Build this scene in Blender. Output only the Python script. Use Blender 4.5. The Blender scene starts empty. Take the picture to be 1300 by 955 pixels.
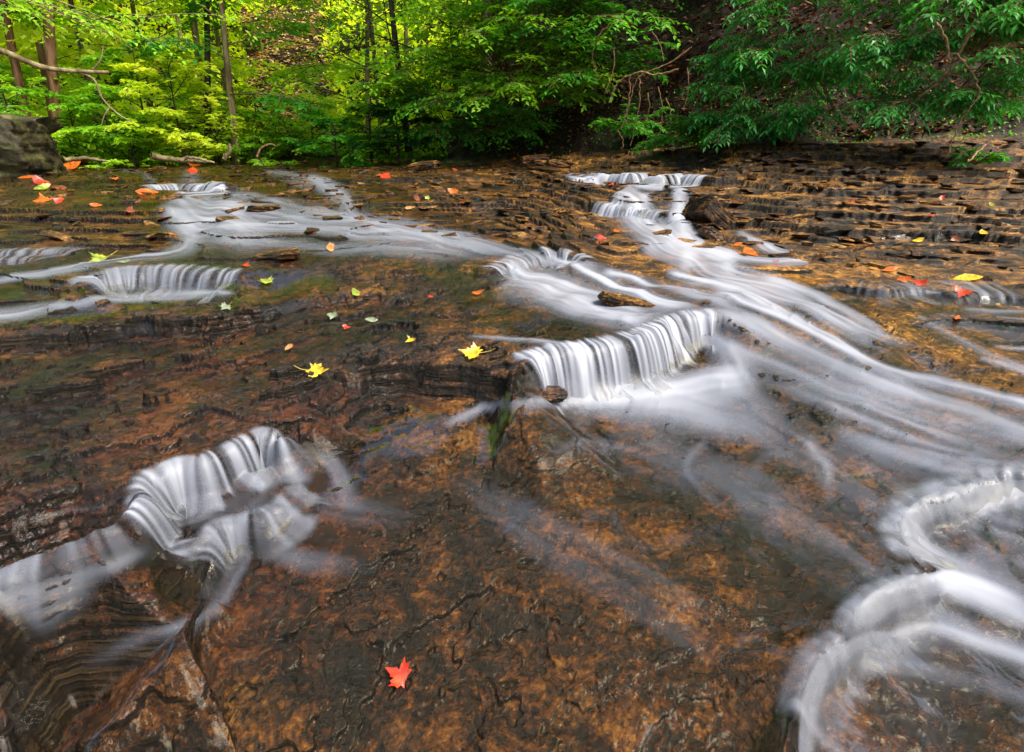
import bpy, math, random
import numpy as np
from mathutils import Vector
from mathutils.geometry import delaunay_2d_cdt
R = math.radians
random.seed(7); RNG = np.random.default_rng(7)
SC = bpy.context.scene; COL = SC.collection

# ------------------------------------------------------------------ camera
F = 750.0; CX, CY = 650.0, 433.0
PITCH = math.atan(253/750)
cp_, sp_ = math.cos(PITCH), math.sin(PITCH)
cam = bpy.data.cameras.new('camera'); co = bpy.data.objects.new('camera', cam); COL.objects.link(co)
cam.sensor_width = 36; cam.sensor_fit = 'HORIZONTAL'; cam.lens = F/1300*36
cam.shift_y = -(477.5-CY)/1300; cam.clip_start = .02; cam.clip_end = 2000
co.location = (0, 0, 0); co.rotation_euler = (math.pi/2-PITCH, 0, 0); SC.camera = co

def ray(px, py):
    dx = (px-CX)/F; dy = (CY-py)/F
    return np.array([dx, cp_+dy*sp_, -sp_+dy*cp_])
def P(px, py, z):                       # a point of the stream bed at level z
    d = ray(px, py); return d*(z/d[2])
def Q(px, py, Y):                       # a point at distance Y ahead
    d = ray(px, py); return d*(Y/d[1])

# ------------------------------------------------------------------ numpy noise
def _h(ix, iy, iz, seed):
    h = (ix.astype(np.uint32)*np.uint32(374761393) + iy.astype(np.uint32)*np.uint32(668265263)
         + iz.astype(np.uint32)*np.uint32(2147483647) + np.uint32(seed*974634777 & 0xffffffff))
    h = (h ^ (h >> np.uint32(13)))*np.uint32(1274126177)
    h = h ^ (h >> np.uint32(16))
    return (h & np.uint32(0xffffff)).astype(np.float32)/np.float32(0xffffff)
def noise2(x, y, seed=0):               # value noise, about -1..1
    x = np.asarray(x, np.float64); y = np.asarray(y, np.float64)
    xi = np.floor(x).astype(np.int64); yi = np.floor(y).astype(np.int64)
    fx = (x-xi).astype(np.float32); fy = (y-yi).astype(np.float32)
    ux = fx*fx*fx*(fx*(fx*6-15)+10); uy = fy*fy*fy*(fy*(fy*6-15)+10)
    z = np.zeros_like(xi)
    a = _h(xi, yi, z, seed); b = _h(xi+1, yi, z, seed); c = _h(xi, yi+1, z, seed); d = _h(xi+1, yi+1, z, seed)
    return ((a*(1-ux)+b*ux)*(1-uy)+(c*(1-ux)+d*ux)*uy)*2-1
def fbm(x, y, o=4, seed=0, g=.5):
    s = 0; a = 1; t = 0; c, n = math.cos(.6), math.sin(.6)
    for k in range(o):
        s = s+a*noise2(x, y, seed+k*17); t += a; a *= g
        x, y = (x*c-y*n)*2.03+5.2, (x*n+y*c)*2.03+1.7
    return s/t
def sstep(a, b, x):
    t = np.clip((x-a)/(b-a), 0, 1); return t*t*(3-2*t)

# ------------------------------------------------------------------ tagging
def tag(o, label=None, cat=None, group=None, kind=None):
    if label: o['label'] = label
    if cat: o['category'] = cat
    if group: o['group'] = group
    if kind: o['kind'] = kind
    return o
def empty(name, loc, label, cat, group=None):
    o = bpy.data.objects.new(name, None); COL.objects.link(o); o.location = loc; o.empty_display_size = .1
    return tag(o, label, cat, group)
def mesh_obj(name, V, Fc, mat, parent=None, attrs=None, smooth=True, origin=None):
    """V (n,3), Fc (m,3|4) int array or list of arrays"""
    V = np.asarray(V, np.float32)
    if origin is not None: V = V-np.asarray(origin, np.float32)
    me = bpy.data.meshes.new(name)
    Fs = Fc if isinstance(Fc, list) else [Fc]
    Fs = [np.asarray(f, np.int32) for f in Fs if len(f)]
    me.vertices.add(len(V)); me.vertices.foreach_set('co', V.ravel())
    nl = sum(f.size for f in Fs); npoly = sum(len(f) for f in Fs)
    me.loops.add(nl); me.polygons.add(npoly)
    me.loops.foreach_set('vertex_index', np.concatenate([f.ravel() for f in Fs]))
    st = []; tot = []; k = 0
    for f in Fs:
        n = f.shape[1]; st.append(k+np.arange(len(f))*n); tot.append(np.full(len(f), n)); k += f.size
    me.polygons.foreach_set('loop_start', np.concatenate(st).astype(np.int32))
    me.polygons.foreach_set('loop_total', np.concatenate(tot).astype(np.int32))
    me.polygons.foreach_set('use_smooth', np.full(npoly, smooth))
    for k, v in (attrs or {}).items():
        a = me.attributes.new(k, 'FLOAT', 'POINT'); a.data.foreach_set('value', np.asarray(v, np.float32).ravel())
    me.update(); me.validate()
    me.materials.append(mat)
    o = bpy.data.objects.new(name, me); COL.objects.link(o)
    if origin is not None and parent is None: o.location = [float(c) for c in origin]
    if parent is not None: o.parent = parent
    return o

# ------------------------------------------------------------------ materials
class NT:
    def __init__(s, name):
        s.m = bpy.data.materials.new(name); s.m.use_nodes = True
        s.t = s.m.node_tree; s.t.nodes.clear(); s.out = s.t.nodes.new('ShaderNodeOutputMaterial')
    def n(s, ty, **kw):
        nd = s.t.nodes.new(ty)
        for k, v in kw.items():
            if k in nd.inputs.keys() if isinstance(k, str) else False: pass
            setattr(nd, k, v)
        return nd
    def link(s, a, b): s.t.links.new(a, b)
    def set(s, nd, **kw):
        for k, v in kw.items():
            k = k.replace('_', ' ')
            if hasattr(v, 'is_linked') or isinstance(v, bpy.types.NodeSocket): s.link(v, nd.inputs[k])
            else: nd.inputs[k].default_value = v
        return nd
    def pos(s):
        return s.n('ShaderNodeNewGeometry').outputs['Position']
    def attr(s, name):
        a = s.n('ShaderNodeAttribute'); a.attribute_name = name; return a.outputs['Fac']
    def mapp(s, v, sc, rot=(0, 0, 0)):
        m = s.n('ShaderNodeMapping'); s.link(v, m.inputs[0]); m.inputs['Scale'].default_value = sc; m.inputs['Rotation'].default_value = rot
        return m.outputs[0]
    def noise(s, v, scale, det=5, rough=.55, dist=0):
        m = s.n('ShaderNodeTexNoise'); s.link(v, m.inputs['Vector'])
        m.inputs['Scale'].default_value = scale; m.inputs['Detail'].default_value = det
        m.inputs['Roughness'].default_value = rough; m.inputs['Distortion'].default_value = dist
        return m.outputs['Fac']
    def ramp(s, f, stops, interp='LINEAR'):
        r = s.n('ShaderNodeValToRGB'); s.link(f, r.inputs[0]); cr = r.color_ramp; cr.interpolation = interp
        while len(cr.elements) > 1: cr.elements.remove(cr.elements[-1])
        for i, (p, c) in enumerate(stops):
            e = cr.elements[0] if i == 0 else cr.elements.new(p)
            e.position = p; c = c if hasattr(c, '__len__') else (c, c, c); e.color = (*c, 1)
        return r.outputs[0]
    def math(s, op, a, b=0, c=None, clamp=False):
        m = s.n('ShaderNodeMath'); m.operation = op; m.use_clamp = clamp
        for i, v in enumerate((a, b, c)):
            if v is None: continue
            if isinstance(v, bpy.types.NodeSocket): s.link(v, m.inputs[i])
            else: m.inputs[i].default_value = v
        return m.outputs[0]
    def mix(s, f, a, b, mode='MIX'):
        m = s.n('ShaderNodeMix'); m.data_type = 'RGBA'; m.blend_type = mode
        for k, v in ((0, f), (6, a), (7, b)):
            if isinstance(v, bpy.types.NodeSocket): s.link(v, m.inputs[k])
            else: m.inputs[k].default_value = v if k == 0 else (*v, 1)
        return m.outputs[2]
    def mixs(s, f, a, b):
        m = s.n('ShaderNodeMixShader')
        if isinstance(f, bpy.types.NodeSocket): s.link(f, m.inputs[0])
        else: m.inputs[0].default_value = f
        s.link(a, m.inputs[1]); s.link(b, m.inputs[2]); return m.outputs[0]
    def bump(s, h, dist, strength=1, normal=None):
        b = s.n('ShaderNodeBump'); s.link(h, b.inputs['Height']); b.inputs['Distance'].default_value = dist
        b.inputs['Strength'].default_value = strength
        if normal is not None: s.link(normal, b.inputs['Normal'])
        return b.outputs[0]
    def princ(s, **kw):
        p = s.n('ShaderNodeBsdfPrincipled'); s.set(p, **kw); return p
    def done(s, sh): s.link(sh, s.out.inputs[0]); return s.m

def rock_material(name, wet=True, edges=.95):
    t = NT(name); p = t.pos()
    tone = t.attr('tone'); soil = t.attr('soil')
    n1 = t.noise(p, 2.6, 5, .6, .4); n2 = t.noise(p, 14, 8, .68, .5); n3 = t.noise(p, 75, 7, .72)
    n4 = t.noise(t.mapp(p, (1, 1.6, 26)), 6, 5, .6, .3)
    f = t.math('ADD', t.math('MULTIPLY', n1, .34), t.math('ADD', t.math('MULTIPLY', n2, .40), t.math('MULTIPLY', n3, .46)))
    f = t.math('ADD', t.math('MULTIPLY', t.math('SUBTRACT', f, .60), 2.6), .46)
    brown = t.ramp(f, [(.30, (.004, .003, .002)), (.43, (.024, .010, .003)), (.53, (.085, .031, .006)), (.63, (.20, .080, .013)), (.76, (.42, .22, .06))])
    gold = t.ramp(f, [(.32, (.007, .005, .003)), (.43, (.036, .021, .006)), (.53, (.12, .064, .013)), (.63, (.27, .145, .030)), (.75, (.48, .31, .10))])
    red = t.ramp(f, [(.34, (.004, .002, .001)), (.47, (.025, .007, .002)), (.58, (.085, .022, .004)), (.72, (.24, .08, .016))])
    t1 = t.math('MULTIPLY', t.math('SUBTRACT', tone, .5), 2, clamp=True)
    t2 = t.math('MULTIPLY', t.math('SUBTRACT', .5, tone), 2, clamp=True)
    c = t.mix(t1, brown, gold); c = t.mix(t2, c, red)
    olive = t.ramp(t.noise(p, 4.5, 6, .65, .6), [(.56, 0), (.70, .3)])
    c = t.mix(olive, c, t.ramp(f, [(.40, (.018, .016, .004)), (.56, (.10, .085, .018)), (.7, (.30, .25, .09))]))
    # bare broken shale on bed edges, with riser shade put into its colour
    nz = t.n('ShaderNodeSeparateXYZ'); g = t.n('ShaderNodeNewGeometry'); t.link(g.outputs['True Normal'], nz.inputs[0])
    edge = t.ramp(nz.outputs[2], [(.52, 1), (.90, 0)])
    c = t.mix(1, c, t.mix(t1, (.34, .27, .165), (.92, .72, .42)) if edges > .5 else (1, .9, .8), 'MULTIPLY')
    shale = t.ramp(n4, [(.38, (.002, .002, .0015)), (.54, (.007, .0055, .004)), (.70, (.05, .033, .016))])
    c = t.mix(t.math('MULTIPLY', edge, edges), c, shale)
    # pale lime specks
    sp = t.ramp(t.noise(p, 42, 6, .8), [(.66, 0), (.76, .22)])
    sp = t.math('MULTIPLY', sp, t.ramp(t.noise(p, 3.1, 3, .5), [(.5, 0), (.62, 1)]))
    c = t.mix(sp, c, (.50, .42, .30))
    lit = t.ramp(t.noise(p, 26, 7, .75), [(.36, (.002, .0015, .001)), (.5, (.010, .005, .002)), (.6, (.035, .014, .005)), (.72, (.10, .05, .02))])
    lit = t.mix(t.ramp(t.noise(p, 1.7, 4, .6), [(.5, 0), (.65, .7)]), lit, (.012, .024, .004))
    c = t.mix(soil, c, lit)
    hgt = t.math('ADD', t.math('MULTIPLY', n2, 1.0), t.math('ADD', t.math('MULTIPLY', n3, .42), t.math('MULTIPLY', n4, .55)))
    nb = t.bump(hgt, .022, .9)
    nb = t.bump(t.noise(p, 260, 3, .6), .0018, .8, nb)
    rough = t.ramp(n2, [(.38, .14), (.6, .34)])
    rough = t.mix(t.math('MULTIPLY', t1, .7), rough, (.6, .6, .6)); rough = t.mix(soil, rough, (.85, .85, .85))
    b = t.princ(Base_Color=c, Roughness=rough, Normal=nb, Specular_IOR_Level=t.math('SUBTRACT', .42 if wet else .25, t.math('MULTIPLY', edge, .28 if edges > .5 else .05)))
    if wet:
        t.set(b, Coat_Roughness=.08, Coat_Normal=t.bump(t.noise(p, 45, 4, .55), .006, .7))
        t.link(t.math('MULTIPLY', t.math('SUBTRACT', 1, soil), t.math('SUBTRACT', .14, t.math('MULTIPLY', t.math('MAXIMUM', t1, edge), .12))), b.inputs['Coat Weight'])
    return t.done(b.outputs[0])

def leaf_material(name, dark, mid, bright, trans=.45, rough=.5):
    t = NT(name); a = t.attr('tint'); p = t.pos()
    f = t.math('ADD', t.math('MULTIPLY', a, .75), t.math('MULTIPLY', t.noise(p, 1.1, 3), .25))
    c = t.ramp(f, [(.08, dark), (.45, mid), (.85, bright)])
    b = t.princ(Base_Color=c, Roughness=rough, Specular_IOR_Level=.35)
    tr = t.n('ShaderNodeBsdfTranslucent'); t.link(t.mix(1, c, (1.5, 1.35, .45), 'MULTIPLY'), tr.inputs[0])
    return t.done(t.mixs(trans, b.outputs[0], tr.outputs[0]))

def plain_material(name, stops, scale=12, rough=.7, bumpd=.01, spec=.3, stretch=(1, 1, 1)):
    t = NT(name); p = t.mapp(t.pos(), stretch)
    n = t.noise(p, scale, 7, .65, .4)
    c = t.ramp(n, stops)
    b = t.princ(Base_Color=c, Roughness=rough, Specular_IOR_Level=spec, Normal=t.bump(n, bumpd, 1))
    return t.done(b.outputs[0])

def water_material():
    t = NT('silky_stream_water'); foam = t.attr('foam'); cover = t.attr('cover'); p = t.pos()
    nb = t.bump(t.noise(p, 16, 3, .5, .4), .006, .55)
    tr = t.n('ShaderNodeBsdfTransparent'); tr.inputs[0].default_value = (.93, .90, .80, 1)
    gl = t.n('ShaderNodeBsdfGlossy'); gl.inputs['Roughness'].default_value = .12; t.link(nb, gl.inputs['Normal'])
    fr = t.n('ShaderNodeFresnel'); fr.inputs['IOR'].default_value = 1.33; t.link(nb, fr.inputs['Normal'])
    clear = t.mixs(t.math('MULTIPLY', fr.outputs[0], .14), tr.outputs[0], gl.outputs[0])
    c = t.ramp(foam, [(0, (.25, .28, .37)), (.5, (.34, .37, .46)), (1, (.50, .52, .60))])
    pr = t.princ(Base_Color=c, Roughness=.45, Specular_IOR_Level=.3)
    tl = t.n('ShaderNodeBsdfTranslucent'); t.link(c, tl.inputs[0])
    silk = t.mixs(.35, pr.outputs[0], tl.outputs[0])
    sh = t.mixs(t.math('MINIMUM', foam, .93), clear, silk)
    nt = t.n('ShaderNodeBsdfTransparent')
    return t.done(t.mixs(cover, nt.outputs[0], sh))

# ------------------------------------------------------------------ stream bed: control chains (photo-measured levels)
PTS = []; EDGES = []
def chain(pts, closed=False):
    i0 = len(PTS)
    for q in pts: PTS.append(np.array(q, float))
    for i in range(len(pts)-1): EDGES.append((i0+i, i0+i+1))
RISERS = {}
def riser(name, lip, z0, z1, foot):
    """lip: pixels of the edge, level z0..z1 along it; foot: pixels at the bottom of the drop"""
    n = len(lip); L = []; Ft = []
    for i, ((a, b), (c, d)) in enumerate(zip(lip, foot)):
        z = z0+(z1-z0)*i/(n-1); l = P(a, b, z); L.append(l)
        dr = ray(c, d); rl = math.hypot(l[0], l[1])-.035
        Ft.append(dr*(rl/math.hypot(dr[0], dr[1])))
    chain(L); chain(Ft); RISERS[name] = (L, Ft)
def riser_z(name, lip, z0, z1, foot, drop):
    n = len(lip); L = [P(a, b, z0+(z1-z0)*i/(n-1)) for i, (a, b) in enumerate(lip)]
    Ft = [P(a, b, z0+(z1-z0)*i/(n-1)-drop) for i, (a, b) in enumerate(foot)]
    chain(L); chain(Ft); RISERS[name] = (L, Ft)
def pts(*a):
    for q in a: PTS.append(P(*q))
def qts(*a):
    for q in a: PTS.append(Q(*q))

# left ledges above the brown plate
for x in (-700, -300, -100, 40, 120): pts((x, 215, -.365), (x, 228, -.385), (x, 240, -.41), (x, 256, -.44), (x, 275, -.475), (x, 300, -.515), (x, 318, -.535))
riser('left_trickle', [(-300, 322), (0, 321), (40, 319), (80, 318), (110, 322)], -.54, -.54, [(-300, 334), (0, 333), (40, 330), (80, 327), (110, 325)])
pts((180, 215, -.37), (250, 214, -.37), (340, 213, -.37), (430, 213, -.375), (200, 224, -.37), (300, 226, -.375))
riser('left_cascade', [(172, 236), (198, 234), (225, 233), (252, 234), (275, 238), (292, 244)], -.375, -.39, [(180, 243), (205, 249), (230, 252), (255, 252), (278, 250), (296, 250)])
pts((180, 262, -.45), (240, 266, -.455), (300, 262, -.445), (360, 250, -.42), (360, 232, -.39), (200, 285, -.49), (280, 300, -.49), (380, 300, -.49), (380, 275, -.46),
    (180, 310, -.53), (250, 325, -.53), (430, 240, -.415), (430, 258, -.445), (450, 285, -.48), (430, 315, -.515), (330, 318, -.52))
pts((0, 345, -.585), (-300, 345, -.585), (100, 338, -.56), (200, 336, -.545), (300, 338, -.54), (400, 340, -.55), (0, 375, -.61), (-300, 380, -.61), (60, 385, -.62), (160, 392, -.63), (250, 385, -.625), (340, 368, -.60))
riser('step_cascade', [(88, 366), (118, 356), (160, 351), (200, 349), (240, 349), (285, 352), (310, 354)], -.555, -.555, [(90, 371), (120, 374), (165, 375), (205, 374), (243, 371), (288, 366), (312, 360)])
riser('dark_ledge', [(-700, 425), (-300, 421), (0, 418), (60, 413), (130, 408), (200, 406), (265, 402), (320, 394), (375, 384), (440, 377), (510, 378)], -.63, -.60,
      [(-700, 440), (-300, 440), (0, 438), (60, 437), (130, 435), (200, 434), (270, 428), (325, 412), (380, 396), (440, 389), (510, 386)])
pts((0, 460, -.695), (-700, 500, -.70), (-300, 500, -.70), (100, 470, -.69), (200, 455, -.68), (300, 440, -.67), (380, 420, -.65), (0, 540, -.70), (120, 540, -.70), (250, 520, -.69), (330, 480, -.675), (-300, 620, -.71),
    (0, 650, -.70), (100, 620, -.70), (200, 570, -.70), (300, 530, -.69), (380, 470, -.66), (430, 455, -.645))
riser('leaf_ledge', [(648, 480), (632, 473), (600, 468), (555, 466), (505, 468), (470, 472), (452, 482), (430, 496), (408, 514), (392, 532)], -.625, -.69,
      [(648, 492), (632, 503), (600, 508), (555, 509), (508, 507), (477, 503), (460, 508), (438, 515), (416, 530), (400, 544)])
pts((480, 440, -.62), (560, 435, -.61), (620, 440, -.61), (500, 405, -.61), (560, 385, -.595), (450, 350, -.565), (520, 350, -.565), (600, 345, -.56), (560, 365, -.58), (620, 400, -.595), (520, 320, -.53), (590, 320, -.54))
riser('front_fall', [(-700, 860), (-200, 755), (0, 716), (60, 703), (105, 688), (150, 670), (170, 655), (180, 628), (192, 610), (225, 596), (258, 592), (298, 574), (330, 558), (352, 562), (368, 550), (380, 545)], -.705, -.695,
      [(-700, 886), (-200, 779), (0, 741), (62, 728), (110, 712), (156, 696), (182, 682), (194, 666), (208, 654), (234, 642), (264, 634), (303, 616), (337, 600), (358, 592), (374, 573), (386, 557)])
riser('front_lower_fall', [(222, 800), (250, 730), (262, 700), (276, 680), (296, 670), (330, 662), (362, 640), (385, 618), (402, 604), (410, 590)], -.825, -.77,
      [(226, 808), (258, 752), (276, 738), (296, 722), (316, 706), (346, 690), (376, 664), (398, 640), (414, 620), (420, 600)])
pts((60, 775, -.86), (0, 830, -.90), (-300, 900, -.9), (120, 760, -.835), (200, 720, -.82), (230, 690, -.815), (290, 655, -.795), (330, 640, -.79), (370, 610, -.77))
pts((100, 900, -.93), (0, 1100, -.95), (250, 850, -.905), (300, 780, -.885), (350, 740, -.865), (400, 700, -.845), (430, 640, -.805), (450, 580, -.765), (480, 545, -.75), (560, 530, -.735), (620, 530, -.745),
    (300, 955, -.94), (400, 850, -.90), (500, 760, -.865), (500, 680, -.83), (500, 620, -.79), (550, 580, -.765), (620, 600, -.78), (600, 700, -.83), (650, 800, -.88), (550, 955, -.93), (300, 1200, -.96), (650, 1200, -.96))
riser('centre_cascade', [(654, 470), (668, 460), (690, 453), (720, 448), (750, 443), (780, 437), (808, 430), (832, 420), (850, 412), (872, 405), (900, 402), (925, 404)], -.615, -.60,
      [(652, 492), (666, 497), (690, 498), (720, 496), (752, 493), (785, 490), (815, 486), (842, 480), (865, 468), (888, 452), (910, 436), (932, 424)])
pts((700, 520, -.765), (800, 520, -.775), (880, 500, -.76), (940, 470, -.72), (960, 430, -.65), (700, 420, -.60), (780, 405, -.595), (850, 390, -.59), (900, 385, -.60), (680, 390, -.59), (760, 385, -.585))
riser('middle_silk', [(622, 350), (638, 340), (662, 332), (695, 327), (725, 328), (750, 333)], -.55, -.55, [(630, 358), (645, 352), (668, 346), (700, 340), (728, 340), (752, 340)])
pts((700, 365, -.58), (780, 360, -.58), (830, 370, -.585), (870, 355, -.59), (650, 310, -.53), (700, 312, -.54), (780, 335, -.57), (840, 345, -.58))
# middle ledge of thin beds
for x, k in ((480, 0), (540, 0), (600, 0), (660, 0), (715, 0), (735, -.01)):
    pts((x, 214, -.36), (x, 222, -.365), (x, 232, -.385), (x, 244, -.43+k), (x, 256, -.475+k), (x, 264, -.50+k), (x, 274, -.545+k))
pts((520, 285, -.52), (580, 288, -.53), (640, 290, -.545), (700, 290, -.55), (760, 290, -.56), (560, 300, -.53), (620, 302, -.54), (740, 312, -.57), (800, 322, -.585), (840, 330, -.59))
# right upper cascade
riser('right_cascade', [(748, 222), (770, 225), (800, 226), (822, 225), (838, 227), (862, 226), (900, 228)], -.335, -.32, [(750, 236), (772, 244), (802, 245), (824, 240), (840, 240), (864, 246), (902, 240)])
riser('right_tier', [(756, 261), (780, 264), (806, 266), (830, 269), (848, 272)], -.48, -.50, [(760, 276), (784, 281), (810, 284), (834, 286), (850, 287)])
pts((865, 262, -.49), (885, 258, -.47), (800, 300, -.585), (860, 287, -.55), (900, 280, -.54), (850, 305, -.585), (900, 310, -.595), (950, 305, -.585), (960, 285, -.54),
    (900, 335, -.615), (960, 335, -.62), (1000, 335, -.625), (1030, 330, -.625), (880, 350, -.61))
qts((760, 207, 7.4), (820, 208, 7.2), (880, 210, 6.9), (820, 217, 6.7), (880, 219, 6.5))
# right stack of beds
for x, s in ((960, 1.08), (1060, 1.0), (1180, .97), (1300, .95), (1500, .9), (1900, .8)):
    qts((x, 188, 5.9*s), (x, 200, 5.55*s), (x, 212, 5.25*s), (x, 226, 5.0*s), (x, 236, 4.85*s), (x, 252, 4.5*s), (x, 262, 4.25*s), (x, 275, 3.98*s), (x, 290, 3.75*s), (x, 305, 3.6*s), (x, 316, 3.42*s))
pts((1060, 324, -.645), (1180, 324, -.645), (1300, 324, -.645), (1900, 324, -.65), (1060, 350, -.64), (1180, 358, -.64), (1300, 362, -.64), (1900, 366, -.65))
riser('ripple_step', [(1040, 358), (1080, 366), (1120, 371), (1170, 370), (1210, 368), (1300, 374), (1500, 380)], -.625, -.63, [(1042, 360), (1082, 371), (1122, 379), (1172, 377), (1212, 374), (1302, 379), (1502, 384)])
pts((980, 370, -.63), (1000, 400, -.64), (1060, 400, -.655), (1060, 440, -.67), (1130, 420, -.67), (1200, 400, -.665), (1300, 410, -.675), (1500, 420, -.68), (1900, 440, -.69), (1130, 470, -.70), (1200, 450, -.715),
    (1300, 470, -.73), (1500, 500, -.73), (1900, 560, -.73), (1000, 450, -.69), (1000, 500, -.74), (1100, 510, -.73), (1200, 510, -.745), (1300, 530, -.745), (1060, 560, -.765), (1180, 580, -.77), (940, 540, -.775), (1000, 620, -.80))
riser_z('right_front_fall', [(1900, 590), (1500, 598), (1300, 604), (1235, 612), (1190, 622), (1150, 640), (1136, 664), (1148, 690), (1178, 712), (1160, 732), (1110, 748), (1082, 775), (1070, 800), (1035, 820), (1012, 862), (1004, 960), (1000, 1200)], -.775, -.84,
        [(1900, 625), (1500, 632), (1300, 636), (1240, 641), (1208, 650), (1184, 662), (1174, 676), (1186, 690), (1214, 712), (1206, 742), (1152, 768), (1116, 790), (1106, 815), (1075, 835), (1052, 875), (1044, 960), (1040, 1200)], .055)
pts((1300, 700, -.865), (1500, 700, -.87), (1900, 700, -.87), (1250, 680, -.855), (1300, 800, -.90), (1200, 850, -.91), (1200, 1000, -.94), (1900, 1000, -.93), (1300, 1200, -.95),
    (700, 640, -.79), (800, 600, -.785), (900, 600, -.785), (800, 700, -.82), (900, 700, -.82), (1000, 700, -.82), (1080, 650, -.80), (780, 800, -.86), (900, 820, -.865), (1000, 780, -.85), (800, 1000, -.92), (950, 950, -.90), (800, 1200, -.95))
# waterline of the far bank, then beyond, then behind
BANK = [(-900, 208.5, 9.5), (-400, 208, 10.0), (-100, 208, 10.2), (60, 208, 10.3), (250, 208, 10.3), (430, 207.5, 10.2), (540, 206, 9.6), (640, 203, 8.9), (720, 199, 8.4), (800, 195, 7.9), (900, 190, 7.0), (1000, 187, 6.4), (1100, 184, 6.1), (1200, 182, 5.9), (1300, 181, 5.7), (1500, 181, 5.35), (1900, 181, 4.9)]
bw = [Q(a, b, Y) for a, b, Y in BANK]; chain(bw)
for x in (-400, -100, 60, 250, 430): pts((x, 211, -.43))
for w in bw:
    k = 70/math.hypot(w[0], w[1]); PTS.append(np.array([w[0]*k, w[1]*k, w[2]]))
for a in (-178, -150, -120, -100, 100, 120, 150, 178): PTS.append(np.array([1.6*math.sin(R(a)), 1.6*math.cos(R(a)), -.95]))
for a in (-120, -150, 180, 150, 120, 95, -95): PTS.append(np.array([80*math.sin(R(a)), 80*math.cos(R(a)), -.9]))
bank_az = np.array([math.atan2(w[0], w[1]) for w in bw]); bank_r = np.array([math.hypot(w[0], w[1]) for w in bw])

# ------------------------------------------------------------------ polar grid
AZ = np.concatenate([np.linspace(R(-110), R(-54), 90, endpoint=False), np.linspace(R(-54), R(54), 1060), np.linspace(R(54), R(110), 91)[1:]])
NR = 2300; R0, R1 = .12, 60.0
LR = np.linspace(math.log(R0), math.log(R1), NR); RR = np.exp(LR)
NA = len(AZ)
GX = np.sin(AZ)[:, None]*RR[None]; GY = np.cos(AZ)[:, None]*RR[None]

def az_index(a): return np.interp(a, AZ, np.arange(NA))
def lr_index(r): return (np.log(np.maximum(r, R0))-LR[0])/(LR[1]-LR[0])
def raster(tri_xy, vals, outs, combine=None):
    """fill polar-grid arrays with values interpolated over world-space triangles"""
    for T, W in zip(tri_xy, vals):
        a = np.arctan2(T[:, 0], T[:, 1]); r = np.hypot(T[:, 0], T[:, 1])
        if a.max()-a.min() > 3: continue
        # closest approach of the triangle to the origin
        rmin = r.min()
        for i in range(3):
            p, q = T[i], T[(i+1) % 3]; d = q-p; L = d@d
            if L > 0:
                u = np.clip(-(p@d)/L, 0, 1); rmin = min(rmin, np.hypot(*(p+u*d)))
        i0 = max(0, int(az_index(a.min()))-1); i1 = min(NA, int(az_index(a.max()))+3)
        j0 = max(0, int(lr_index(rmin))-1); j1 = min(NR, int(lr_index(r.max()))+3)
        if i1 <= i0 or j1 <= j0: continue
        X = GX[i0:i1, j0:j1]; Y = GY[i0:i1, j0:j1]
        (x0, y0), (x1, y1), (x2, y2) = T
        D = (y1-y2)*(x0-x2)+(x2-x1)*(y0-y2)
        if abs(D) < 1e-12: continue
        l0 = ((y1-y2)*(X-x2)+(x2-x1)*(Y-y2))/D; l1 = ((y2-y0)*(X-x2)+(x0-x2)*(Y-y2))/D; l2 = 1-l0-l1
        m = (l0 >= -1e-4) & (l1 >= -1e-4) & (l2 >= -1e-4)
        if not m.any(): continue
        for k, o in enumerate(outs):
            v = l0*W[0][k]+l1*W[1][k]+l2*W[2][k]
            if combine == 'max': o[i0:i1, j0:j1][m] = np.maximum(o[i0:i1, j0:j1][m], v[m])
            else: o[i0:i1, j0:j1][m] = v[m]

cdt = delaunay_2d_cdt([Vector((p[0], p[1])) for p in PTS], EDGES, [], 0, 1e-5)
cv, cf, orig = cdt[0], cdt[2], cdt[3]
cz = []
for v, og in zip(cv, orig):
    if og: cz.append(PTS[og[0]][2])
    else:
        d = [(p[0]-v.x)**2+(p[1]-v.y)**2 for p in PTS]; ix = np.argsort(d)[:3]
        w = [1/(d[i]+1e-6) for i in ix]; cz.append(sum(PTS[i][2]*k for i, k in zip(ix, w))/sum(w))
H = np.full((NA, NR), -.93, np.float64)
raster([np.array([[cv[i].x, cv[i].y] for i in f]) for f in cf], [[(cz[i],) for i in f] for f in cf], [H])

def samp(G, a, lr_i):
    """bilinear sample of a grid"""
    ai = az_index(a); i = np.clip(ai.astype(int), 0, NA-2); fi = np.clip(ai-i, 0, 1)
    lj = np.clip(lr_i, 0, NR-1.001); j = lj.astype(int); fj = lj-j
    return (G[i, j]*(1-fi)+G[i+1, j]*fi)*(1-fj)+(G[i, j+1]*(1-fi)+G[i+1, j+1]*fi)*fj
# jagged edges: look the base surface up through a warp
sc_ = np.clip(RR/2.0, .45, 2.2)[None]
nf_ = 1-.85*sstep(2.4, 3.2, RR)[None]
wx = (fbm(GX*5, GY*5, 3, 3)*.035+np.sign(noise2(GX*11, GY*11, 9))*.006*nf_+fbm(GX*22, GY*22, 2, 5)*.010*nf_)*sc_
wy = (fbm(GX*5+40, GY*5, 3, 4)*.035*(.4+.6*nf_)+fbm(GX*22, GY*22+9, 2, 6)*.010*nf_)*sc_
X2, Y2 = GX+wx, GY+wy
Hb = H.copy()
H = samp(H, np.arctan2(X2, Y2), lr_index(np.hypot(X2, Y2)))
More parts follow.
